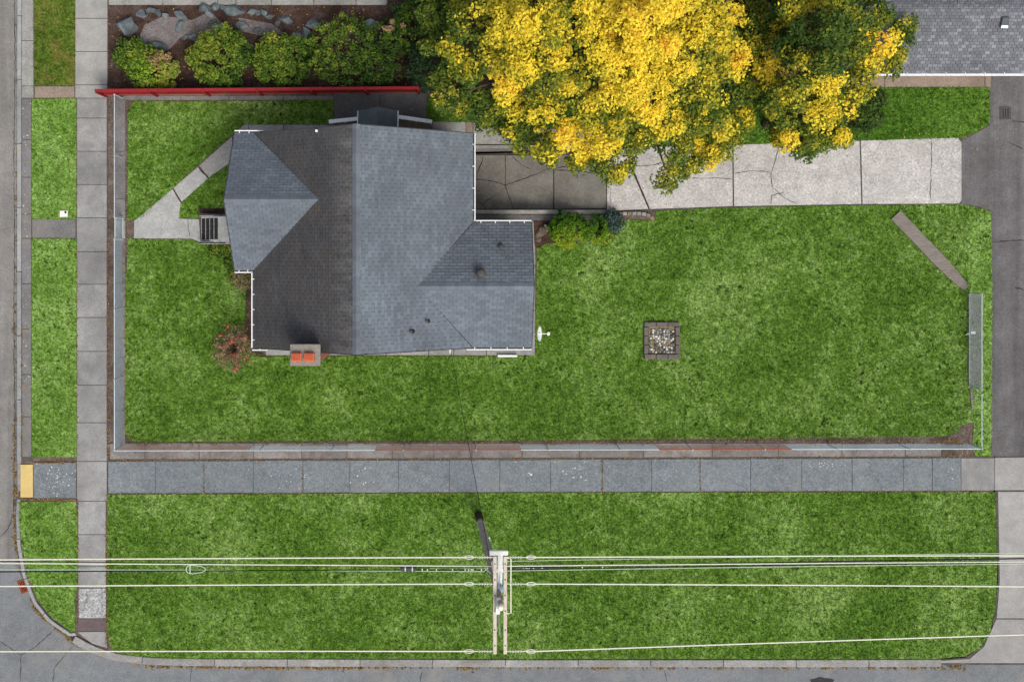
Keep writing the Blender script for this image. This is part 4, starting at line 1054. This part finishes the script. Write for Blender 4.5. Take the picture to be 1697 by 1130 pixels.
shrub('shrub', 'rounded mid green shrub between the two yellowish shrubs by the red fence', 468, 100, 51, 46, 1.5, GRN, .50, 240, leaf=.055, hue=lambda x, y: -.14*x + .12*y)
shrub('shrub', 'tall loose open shrub with bare twigs showing at the red fence', 572, 84, 60, 62, 2.0, GRN, .46, 260, per=28, leaf=.05, hue=lambda x, y: -.18*x + .08*y, gaps=1.0, stems=22)
shrub('shrub', 'dark leafy shrub filling the gap beside the bare twigs', 628, 112, 42, 34, 1.3, GRN, .28, 130, per=26, leaf=.05, gaps=.8, stems=14)
hy = shrub('shrub', 'dark shrub with faded salmon flower heads near the big yellow tree', 668, 58, 38, 34, 1.5, GRN, .36, 120, per=24, leaf=.07, gaps=.4)
for k in range(7):
    c = W(652 + random.uniform(-18,18), 40 + random.uniform(-12,14), 1.55 + random.uniform(-.1,.15)); n = 26
    V, F, K = leaves(np.array([c[:]]), np.array([.11]), 60, .035, np.array([.85]), PNK, tv=.08, up=.8, aspect=.9); np_mesh('flower_head', V, F, M['leaf'], hy, K)
shrub('shrub', 'dark blue green shrub overhanging the end of the red fence', 708, 108, 36, 44, 1.9, DKG, .55, 150, per=34, leaf=.05)
shrub('shrub', 'low dark shrub under the edge of the yellow tree in the bed', 690, 20, 40, 26, 1.1, GRN, .22, 90, per=24, leaf=.06, gaps=.6)
shrub('globe_shrub', 'large dense bright green globe evergreen by the retaining wall', 942, 381, 32, 28, 1.25, GLB, .48, 330, per=44, leaf=.032, tr=.10, tz=.15, hue=lambda x, y: -.38*y, trail=.09)
shrub('globe_shrub', 'smaller globe evergreen with gaps beside the larger globe', 985, 380, 24, 25, 1.1, GLB, .36, 190, per=40, leaf=.032, tr=.10, tz=.10, hue=lambda x, y: -.42*y + .08*x, gaps=.5, trail=.10)
shrub('shrub', 'small blue green plant at the end of the brick edging', 1016, 368, 16, 20, .7, BLU, .5, 60, per=22, leaf=.045)
shrub('shrub', 'tuft of thin pale grass beside the smaller globe evergreen', 1003, 388, 16, 14, .5, GRN, .62, 45, per=22, leaf=.06, hue=lambda x, y: 0.0)
shrub('shrub', 'small dry and green bush under the front gutter corner', 404, 462, 15, 17, .9, DRY, .75, 60, per=28, leaf=.05)
shrub('shrub', 'low green leaves against the house beside the dry bush', 392, 458, 11, 14, .6, GRN, .55, 40, per=24, leaf=.05)
shrub('shrub', 'low weeds growing along the bottom of the front steps', 368, 416, 26, 10, .35, GRN, .42, 60, per=20, leaf=.06, trail=.2)
shrub('shrub', 'low green weed clump at the wall under the front gable', 384, 432, 9, 16, .4, GRN, .40, 40, per=20, leaf=.06)
# rose bush: bare reddish twigs with red blooms
rb = tag(empty('rose_bush', W(392, 578, Z0)), 'twiggy rose bush with scattered red blooms at the house corner', 'rose bush')
bc = W(396, 576, Z0); tw = MB(); tips = []
for k in range(150):
    a = random.uniform(0, 6.283); r = random.uniform(.25, .95); z = random.uniform(.5, 1.25); e = bc + Vector((math.cos(a)*r*.88 - .05, math.sin(a)*r*1.0, z)); tips.append(e)
    tw.tube([bc + Vector((random.uniform(-.12,.12), random.uniform(-.12,.12), 0)), bc.lerp(e,.5) + Vector((0,0,.12)), e], [.010,.008,.004], 4)
tw.build('twig', M['twig'], rb)
V, F, K = leaves(np.array([t_[:] for t_ in tips]), np.full(len(tips), .14), 20, .034, np.full(len(tips), .42), DRY, tv=.16, up=.5)
tag(np_mesh('foliage', V, F, M['leaf'], rb, K), kind='stuff')
RED = [(0,(0.62,0.045,0.030)), (1,(0.86,0.16,0.09))]
for (x, y) in ((377,541),(365,556),(381,568),(392,561),(403,559),(368,576),(388,588),(384,565),(410,592),(391,611),(372,574),(396,603)):
    c = W(x, y, 1.1); V, F, K = leaves(np.array([c[:]]), np.array([.055]), 26, .030, np.array([.5]), RED, tv=.3, up=.9, aspect=.95); np_mesh('bloom', V, F, M['leaf'], rb, K)

# ================================================================== ROCKS
def rock(px, py, sx, sy, sz, label, rot=0.0, m='rock', group='rocks edging the planting bed'):
    bm = bmesh.new(); bmesh.ops.create_icosphere(bm, subdivisions=2, radius=1.0); sd_ = random.uniform(0, 90)
    # knock flat facets off the ball
    pl_ = [(Vector((random.gauss(0,1), random.gauss(0,1), random.gauss(0,.8))).normalized(), random.uniform(.42,.75)) for _ in range(12)]
    for v in bm.verts:
        for n, dd in pl_:
            t = v.co.dot(n)
            if t > dd: v.co -= n*(t-dd)
        v.co *= 1 + .10*mnoise.noise(v.co*2.3 + Vector((sd_,0,0))); v.co.x *= sx/2/PPM*1.4; v.co.y *= sy/2/PPM*1.4; v.co.z *= sz
    me = bpy.data.meshes.new('rock'); bm.to_mesh(me); bm.free(); o = bpy.data.objects.new('rock', me); COL.objects.link(o); me.materials.append(M[m])
    o.location = W(px, py, Z0 + sz*.35); o.rotation_euler = (0, 0, rot); tag(o, label, 'rock', group); return o
def rock_label(x, y, w, h):
    size = 'wide blue grey rock' if w >= 20 else 'small blue grey stone' if w <= 10 else 'medium blue grey rock'
    if y > 58: where = 'at the lower edge of the pale gravel near the shrubs'
    elif x < 285: where = 'in the row beside the biggest boulder'
    elif x < 330: where = 'between the two lobes of pale gravel'
    elif x < 410: where = 'along the gravel behind the round yellow green shrub'
    elif x < 500: where = 'on the brown mulch behind the second round shrub'
    else: where = 'half hidden by the tall loose shrub'
    return f'{size} {where}'
rock(212, 44, 36, 34, .38, 'biggest pale blue grey boulder at the sidewalk end of the bed', .3)
for a in ((237,25,17,12),(250,19,15,9),(263,23,11,12),(274,27,13,9),(299,25,20,17),(337,15,24,14),(298,42,11,17),(345,24,11,12),(359,13,13,10),(368,13,12,10),(388,17,26,16),(419,20,17,8),(437,21,13,12),(429,22,8,9),(448,28,14,10),(352,37,16,9),(362,50,30,15),(400,43,22,13),(475,34,22,15),(461,40,9,10),(508,54,16,16),(517,41,24,15),(307,63,10,7),(316,62,11,6),(425,52,14,7),(612,42,26,14),(264,76,30,14),(492,60,14,9),(322,60,9,6)):
    rock(a[0], a[1], a[2]*1.1, a[3]*1.1, .12 + .005*a[2], rock_label(*a), random.uniform(-.3,.3))
rock(898, 383, 22, 16, .16, 'brown split rock beside the rear corner of the house', .9, 'dirt', None)
rock(893, 396, 11, 13, .12, 'small brown rock by the house corner bed', .2, 'dirt', None)
mb = MB(); mb.beam(W(903,372,Z0+.12), W(908,384,Z0+.10), .12, .10); tag(mb.build('log', M['pale_wood'], bevel=.03), 'short pale split log in the house corner bed', 'log')

# ================================================================== YARD THINGS
fp = tag(empty('fire_pit', W(1097, 563, Z0)), 'square concrete fire pit filled with cobbles in the lawn', 'fire pit')
def fpbox(x0, y0, x1, y1):
    a, b = W(x0, y1, Z0+.15), W(x1, y0, Z0+.15); mb = MB(); mb.box(a.x, b.x, a.y, b.y, Z0-.05, Z0+.16 + random.uniform(-.008,.008)); mb.build('block', M['pit_block'], fp, bevel=.015)
for k in range(3):
    fpbox(1068 + k*19.7, 534, 1086.9 + k*19.7, 541); fpbox(1068 + k*19.7, 587, 1086.9 + k*19.7, 595)
    fpbox(1067.5, 542 + k*15, 1074.5, 556.2 + k*15); fpbox(1119.5, 542 + k*15, 1127, 556.2 + k*15)
mb = MB(); a, b = W(1075, 587, Z0), W(1119, 541, Z0); mb.box(a.x, b.x, a.y, b.y, Z0-.05, Z0+.035); mb.build('sand', M['sand'], fp)
CB = [(0.10,0.10,0.10),(0.34,0.33,0.31),(0.58,0.57,0.54),(0.16,0.17,0.19),(0.28,0.22,0.16),(0.66,0.63,0.57),(0.07,0.07,0.075),(0.22,0.25,0.28)]
cells = [(i, j) for i in range(11) for j in range(11)]; random.shuffle(cells)
for (i, j) in cells[:104]:
    c = W(1079 + i*3.7 + random.uniform(-1,1), 546 + j*3.7 + random.uniform(-1,1), Z0+.06)
    bm = bmesh.new(); bmesh.ops.create_icosphere(bm, subdivisions=1, radius=1.0); r = random.uniform(.040,.072); sx, sy_, sz = r*random.uniform(.8,1.3), r*random.uniform(.8,1.2), r*.7; an = random.uniform(0,3.1)
    for v in bm.verts:
        x, y = v.co.x*sx, v.co.y*sy_; v.co = Vector((c.x + x*math.cos(an)-y*math.sin(an), c.y + x*math.sin(an)+y*math.cos(an), c.z + v.co.z*sz + random.uniform(-.003,.003)))
    me = bpy.data.meshes.new('stone'); bm.to_mesh(me); bm.free(); me.polygons.foreach_set('use_smooth', np.ones(len(me.polygons), bool))
    cc = random.choice(CB); at_ = me.attributes.new('tint','FLOAT_COLOR','POINT'); at_.data.foreach_set('color', np.tile(np.array([*cc,1],np.float32), len(me.vertices))); link('stone', me, M['cobble'], fp)
# old plank on the grass
p, q = W(1484, 356, Z0+.05), W(1601, 478, Z0+.05); d = (q-p).normalized(); n = Vector((-d.y, d.x, 0)); L = (q-p).length
prof = [(0,.27),(.5,.275),(1.6,.265),(2.6,.27),(3.2,.25),(3.8,.21),(L-.12,.15),(L,.09)]
poly = [p + d*s_ + n*(w+random.uniform(-.008,.008)) for s_, w in prof] + [p + d*s_ - n*(w+random.uniform(-.008,.008)) for s_, w in reversed(prof)]
mb = MB(); mb.prism([v.xy[:] for v in poly], Z0-.02, Z0+.11); tag(mb.build('plank', M['plank'], bevel=.01), 'long weathered grey plank lying diagonally on the grass', 'plank')
# brick edging arc
be = tag(empty('brick_edging', W(1050, 357, Z0)), 'short curved row of pale bricks edging the driveway lawn', 'edging')
pts = [(1023,356),(1031,354.5),(1039,354),(1047,354),(1055,354),(1063,354),(1071,355.5),(1078,359),(1083,365)]
for (a, b) in zip(pts, pts[1:]):
    pa, pb = W(*a, Z0+.08), W(*b, Z0+.08); dd = (pb-pa).normalized(); mb = MB(); mb.beam(pa + dd*.012, pb - dd*.012, .15, .12); mb.build('brick', M['brown_walk'] if random.random() < .5 else M['strip_pale'], be, bevel=.012)
# meter box lid
mbx = tag(empty('meter_box', W(105, 354, Z0)), 'small white utility box lid with black dot in the verge grass', 'meter box')
a, b = W(98.5, 359.5, Z0+.07), W(112, 349, Z0+.07); mb = MB(); mb.box(a.x, b.x, a.y, b.y, Z0-.02, Z0+.07); mb.build('lid', M['plastic_white'], mbx, bevel=.02)
c = W(108.5, 352, Z0+.07); mb = MB(); mb.lathe(c, [(.05,0),(.045,.012)], 12); mb.build('reader', M['black'], mbx)
# storm drains
def grate(px, py, w, h, rot, m, label, bars, z, cross=0):
    root = tag(empty('storm_drain', W(px, py, z)), label, 'storm drain'); c = W(px, py, z); u = Vector((math.cos(rot), math.sin(rot), 0)); v = Vector((-u.y, u.x, 0))
    hw, hh = w/2/PPM, h/2/PPM
    mb = MB(); mb.obox(c + Vector((0,0,.004)), u, v, (0,0,1), hw, hh, .004); mb.build('pit', M['pit'], root)
    mb = MB()
    for s_ in (-1, 1):
        mb.obox(c + u*s_*hw + Vector((0,0,.016)), u, v, (0,0,1), .025, hh+.025, .016); mb.obox(c + v*s_*hh + Vector((0,0,.016)), u, v, (0,0,1), hw-.026, .025, .016)
    mb.build('frame', m, root)
    for k in range(bars):
        t = -1 + 2*(k+.5)/bars; mb = MB(); mb.obox(c + u*t*hw + Vector((0,0,.014)), u, v, (0,0,1), hw/bars*.5, hh-.02, .013); mb.build('bar', m, root)
    for k in range(cross):
        t = -1 + 2*(k+.5)/cross; mb = MB(); mb.obox(c + v*t*hh + Vector((0,0,.018)), u, v, (0,0,1), hw-.02, hh/cross*.42, .012); mb.build('bar', m, root)
grate(41, 970, 17, 20, math.radians(20), M['grate_rust'], 'rusty red street drain grate at the curved kerb', 6, 0.008)
grate(1666, 188, 16, 19, 0.0, M['iron'], 'dark iron drain grate in the alley asphalt', 4, Z0 - .002, 6)
# paint spots and pale gum on the pavements
def spots(parent, lst, z):
    mb = MB()
    for (x, y, r) in lst:
        c = W(x, y, z); n = 7
        mb.add([(c.x + math.cos(6.283*k/n)*r*random.uniform(.6,1.3), c.y + math.sin(6.283*k/n)*r*random.uniform(.6,1.3), z) for k in range(n)], [tuple(range(n))])
    tag(mb.build('paint_spot', M['splat'], parent), kind='stuff')
L_ = []
for (cx, cy, sx, sy_, n, r) in ((95,795,34,34,60,.022),(470,785,90,30,26,.017),(955,780,34,20,22,.025),(600,790,30,18,10,.03),(1365,770,26,6,40,.018),(860,790,900,34,120,.011),(1570,782,14,12,6,.02),(880,784,6,4,2,.05)):
    for _ in range(n):
        x, y = random.gauss(cx, sx*.55), random.gauss(cy, sy_*.5)
        if (56 < x < 126 and 767 < y < 825) or (182 < x < 1640 and 764 < y < 812): L_.append((x, y, r*random.uniform(.4,1.5)))
spots(sb, L_, Z0 + 0.040)
spots(west_street, [(random.gauss(43,3.5), random.uniform(170,755), .014*random.uniform(.5,2)) for _ in range(40)], Z0 + .038)
# fallen leaves and dry weeds
LIT = [(0,(0.14,0.075,0.030)),(.4,(0.28,0.17,0.06)),(.7,(0.42,0.28,0.09)),(1,(0.60,0.48,0.10))]
def litter(pxs, z, size, label_stops=LIT, t=.45, name='leaf_litter', parent=None, kind='stuff', up=2.0, sc=.03):
    C = np.array([(W(x, y, z) + Vector((random.gauss(0,.01), random.gauss(0,.01), random.uniform(0,sc))))[:] for x, y in pxs])
    V, F, K = leaves(C, np.full(len(C), .03), 3, size, np.full(len(C), t), label_stops, tv=.22, up=up, flat=.2)
    return tag(np_mesh(name, V, F, M['leaf'], parent, K), kind=kind)
def along(a, b, n, s): return [(a[0]+(b[0]-a[0])*t + random.gauss(0,s), a[1]+(b[1]-a[1])*t + random.gauss(0,s)) for t in [random.random() for _ in range(n)]]
E_ = []
E_ += along((179,400),(179,760),150,.9) + along((36,520),(36,757),90,.8) + along((182,763),(1600,757),260,1.0) + along((127.5,400),(128,757),60,.7) + along((177,820),(177,1070),130,1.0) + along((180,818),(1640,814),130,.7) + along((57,767),(127,766),50,.8) + along((40,827),(127,828),70,1.0)
E_ += along((126,163),(127,363),30,.6) + along((129,835),(130,1040),50,.6) + along((338,765),(338,817),14,.4) + along((502,765),(502,817),14,.4) + along((998,762),(998,814),22,.5) + along((1160,762),(1160,814),14,.4)
E_ += along((205,735),(1590,731),380,1.6) + along((204,400),(209,730),60,2.0) + along((1575,728),(1600,745),60,5)
litter(E_, Z0+.03, .030, t=.38)
K_ = along((24,700),(26,900),120,2.2) + along((26,900),(60,1010),160,2.0) + along((60,1010),(120,1062),120,2.0) + along((120,1064),(250,1104),70,1.6) + along((250,1105),(660,1106),260,1.2) + along((660,1106),(1600,1107),200,1.0) + along((30,0),(25,700),90,1.2)
for cx, cy in ((340,1098),(445,1102),(553,1103),(992,1104),(1514,1103),(770,1105),(1585,1104)): K_ += [(random.gauss(cx,7), random.gauss(cy,3)) for _ in range(34)]
litter(K_, .02, .042, t=.36, sc=.06)
# yellow leaves dropped by the big tree
D_ = [(random.gauss(900,170), random.gauss(230,45)) for _ in range(110)] + [(random.uniform(430,700), random.uniform(168,200)) for _ in range(14)] + [(random.uniform(180,700), random.uniform(12,145)) for _ in range(160)] + [(random.gauss(1400,110), random.gauss(215,30)) for _ in range(50)]
D_ = [(x, y) for x, y in D_ if not (785 < x < 1012 and 248 < y < 348)]
litter(D_, Z0+.07, .030, t=.75, sc=.02)
litter([(random.uniform(215,1600), random.uniform(400,725)) for _ in range(90)] + [(random.uniform(182,1640), random.uniform(825,1085)) for _ in range(60)], Z0+.07, .018, [(0,(.5,.52,.35)),(1,(.75,.72,.5))], t=.5, sc=.01)

# ================================================================== UTILITY POLE AND LINES
pole = tag(empty('utility_pole', W(793, 852, Z0)), 'leaning wooden utility pole with twin crossarms standing on the roadside grass', 'utility pole')
pb_ = W(793, 852, 0); ptop = Vector((1.25, -11.10, 12.45))
def pole_at(z): t = z/12.45; return pb_.lerp(ptop, t)
mb = MB(); zs_ = [0,.5,1.5,4,7,10,12.45]; mb.tube([pole_at(z) for z in zs_], [.175,.165,.16,.15,.135,.12,.105], 16); mb.build('post', M['pole_wood'], pole, smooth=True)
mb = MB(); a = pole_at(1.75); mb.tube([a, pole_at(1.86)], .165, 16); mb.build('band', M['galv'], pole)
AZ = 11.9; ca = pole_at(AZ)
YA, YB = -9.66, -12.78
for sg in (-1, 1):
    x = ca.x + sg*.165; mb = MB(); mb.box(x-.058, x+.058, YB, YA, AZ-.06, AZ+.06); arm = mb.build('crossarm', M['arm_wood'], pole, bevel=.012)
    for yy in (-9.9,-10.4,-10.9,-11.4,-12.0,-12.5):
        mb = MB(); mb.lathe((x, yy, AZ+.06), [(.022,0),(.022,.015)], 8); mb.build('bolt', M['iron'], arm)
for yy in (-10.2, -12.2):
    mb = MB(); mb.beam((ca.x, yy, AZ-.07), pole_at(11.0), .04, .02); mb.build('brace', M['galv'], pole)
# white fibreglass standoff under the arms and small gear
zb = 10.9; sb_ = lambda px, py: W(px, py, zb)
mb = MB(); a, b = sb_(811, 919.5), sb_(842, 911.5); mb.box(a.x, b.x, a.y, b.y, zb-.06, zb+.06); mb.build('standoff_head', M['fibreglass'], pole, bevel=.02)
mb = MB(); mb.beam(sb_(829, 917), sb_(828, 972), .17, .10); mb.build('standoff_arm', M['fibreglass'], pole, bevel=.02)
mb = MB(); mb.beam(sb_(818, 945), sb_(838, 945), .10, .08); mb.build('standoff_cross', M['fibreglass'], pole)
c = sb_(827.5, 974); mb = MB(); mb.lathe(c, [(.11,-.2),(.15,-.15),(.15,.15),(.12,.2)], 14); gear = mb.build('arrester', M['steel_blue'], pole, smooth=True)
c = W(829, 1004, 12.3); mb = MB(); mb.lathe(c, [(.10,-.15),(.12,-.1),(.12,.12),(.05,.2)], 12); mb.build('top_cap', M['insul'], pole)
mb = MB(); mb.beam(W(826,990,12.1), W(825,1017,12.1), .12, .06); mb.build('bracket', M['fibreglass'], pole)
mb = MB(); mb.tube([(1.45,-9.72,AZ), (1.575,-9.75,AZ), (1.575,-10.6,AZ-.03), (1.575,-11.48,AZ), (1.45,-11.5,AZ)], .020, 6); mb.build('jumper', M['wire_pale'], pole)
mb = MB(); mb.tube([W(809,893,4.1), W(813,906,5.2), W(816,918,6.3)], .05, 8); mb.build('conduit', M['steel_blue'], pole)
c = W(809, 893, 4.1); mb = MB(); mb.obox(c, (1,0,0), (0,1,0), (0,0,1), .07, .09, .10); mb.build('junction_box', M['galv'], pole)
for a_, b_ in ((W(815,938,10.4), pole_at(10.4)), (W(815,931,8.6), pole_at(8.6)), (W(803,940,9.2), pole_at(9.2)), (W(803,945,7.8), pole_at(7.8))):
    mb = MB(); mb.tube([a_, b_], .02, 6); mb.build('cable_bracket', M['galv'], pole)
def dead_end(p, dirx):
    """string insulator: eye, discs, clamp"""
    o = MB(); o.tube([p, p + Vector((dirx*.95,0,0))], .016, 6); r = o.build('insulator', M['insul'], pole)
    dsk = MB()
    for k in range(5): dsk.lathe(p + Vector((dirx*(.10+.085*k),0,0)), [(.018,-.02),(.062,0),(.018,.025)], 10, (dirx,0,0))
    dsk.build('disc', M['insul'], r)
    cl = MB(); pts = [p + Vector((dirx*(.62+.30*(.5-.5*math.cos(a))), .055*math.sin(a), 0)) for a in np.linspace(0, 6.283, 13)]; cl.tube(pts, .014, 5); cl.build('clamp', M['insul'], r)
def power_line(label, zx, y0px, yepx, side, z0, mat, r, sag=.45, x0off=.0, group=None, name='power_line', y1=None):
    """from the pole towards the next pole 42 m off; yepx is its pixel row where it leaves the frame"""
    A = W(zx, y0px, z0); xe = 0.0 if side < 0 else IW
    Lx = 42.0
    tt = abs(W(xe, 0, z0-.3).x - A.x)/Lx; ze = z0 - 4*sag*tt*(1-tt); E = W(xe, yepx, ze); sl = (E.y-A.y)/(E.x-A.x); pts = []
    for k in range(41):
        t = k/40; x = A.x + side*Lx*t; pts.append((x, A.y + sl*(x-A.x), z0 - 4*sag*t*(1-t)))
    mb = MB(); mb.tube(pts, r, 6); o = mb.build(name, mat); return tag(o, label, 'power line', group)
WP = M['wire_pale']; G1 = 'overhead wires on the pole'
for side, xx in ((-1, ca.x-.22), (1, ca.x+.22)):
    for yy in (-9.70, -10.55, -12.70): dead_end(Vector((xx, yy, AZ)), side)
sA = PPM*H/(H-AZ); pxw = lambda s_: VX + (ca.x + s_*1.15)*sA; pyw = lambda y: VY - y*sA
for side, ends in ((-1, (927, 971, 1079)), (1, (920, 971.5, 1051))):
    d_ = 'west street' if side < 0 else 'alley'
    for yy, e, w_ in zip((-9.70,-10.55,-12.70), ends, ('the house end of the crossarms','the middle of the crossarms','the street end of the crossarms')):
        power_line(f'pale power line from {w_} towards the {d_}', pxw(side), pyw(yy), e, side, AZ, WP, .021, sag=.2)
power_line('pale neutral line under the crossarms towards the west street', 815, 938, 933, -1, 10.4, WP, .018, sag=.2)
power_line('pale neutral line under the crossarms towards the alley', 815, 938, 930.5, 1, 10.4, WP, .018, sag=.2)
power_line('thin upper communication cable towards the west street', 803, 940, 929.5, -1, 9.2, M['black'], .012, sag=.3)
power_line('thick black communication cable towards the west street', 803, 944, 947, -1, 7.8, M['black'], .022, sag=.3)
power_line('greenish support strand beside the black cable towards the west street', 803, 946.5, 943.5, -1, 7.8, M['wire_green'], .012, sag=.3)
power_line('black communication cable towards the alley', 815, 941, 925, 1, 8.4, M['black'], .024, sag=.3)
power_line('second black communication cable towards the alley', 815, 944, 931, 1, 7.9, M['black'], .018, sag=.3)
power_line('greenish strand below the black cables towards the alley', 815, 946, 934, 1, 7.8, M['wire_green'], .012, sag=.3)
power_line('thin pale broken looking wire above the others towards the alley', 815, 930, 916, 1, 8.6, M['wire_green'], .010, sag=.3)
# cable hardware
cs = tag(empty('splice_case', W(677, 941.5, 7.8)), 'dark blue cable splice case hanging on the overhead cable', 'splice case')
c = W(677, 941.5, 7.8); mb = MB(); mb.tube([c + Vector((x,0,0)) for x in (-.29,-.27,-.24,.24,.27,.29)], [.05,.06,.10,.10,.06,.05], 12); mb.build('body', M['trim_dark'], cs)
for x in (-.11, .14):
    mb = MB(); mb.tube([c + Vector((x-.02,0,0)), c + Vector((x+.02,0,0))], .107, 12); mb.build('strap', M['galv'], cs)
c = W(315, 943, 7.75); mb = MB(); pts = [c + Vector(((-.14*math.cos(a) if abs(a) < 1.57 else .55*(-math.cos(a))), .15*math.sin(a), 0)) for a in np.linspace(-3.14, 3.14, 33)]
mb.tube(pts, .014, 6); sl2 = mb.build('slack_loop', M['wire_green']); tag(sl2, 'teardrop cable storage loop on the overhead cable', 'cable loop')
mb = MB(); mb.beam(c + Vector((0,-.15,0)), c + Vector((0,.15,0)), .03, .03); mb.build('cross_bar', M['wire_green'], sl2)
mb = MB()
for x in [random.uniform(695,802) for _ in range(11)] + [random.uniform(848,1010) for _ in range(8)]: 
    c = W(x + random.uniform(-3,3), 943.5 if x < 810 else 941 - (x-815)*.012, 7.85); mb.obox(c, (1,0,0), (0,1,0), (0,0,1), .02, .03, .03)
tag(mb.build('cable_clip', M['wire_green'], cs), kind='stuff')
# service drop to the house
A = pole_at(7.3); E = W(747, 582, 3.4); pts = [A.lerp(E, t) - Vector((0,0,4*.35*t*(1-t))) for t in np.linspace(0,1,24)]
mb = MB(); mb.tube(pts, .011, 5); tag(mb.build('service_wire', M['black']), 'thin dark service wire from the pole to the house', 'power line')
mb = MB(); mb.tube([E - Vector((0,-.1,1.0)), E + Vector((0,.1,.2))], .025, 8); mb.build('service_mast', M['white_paint'], house)
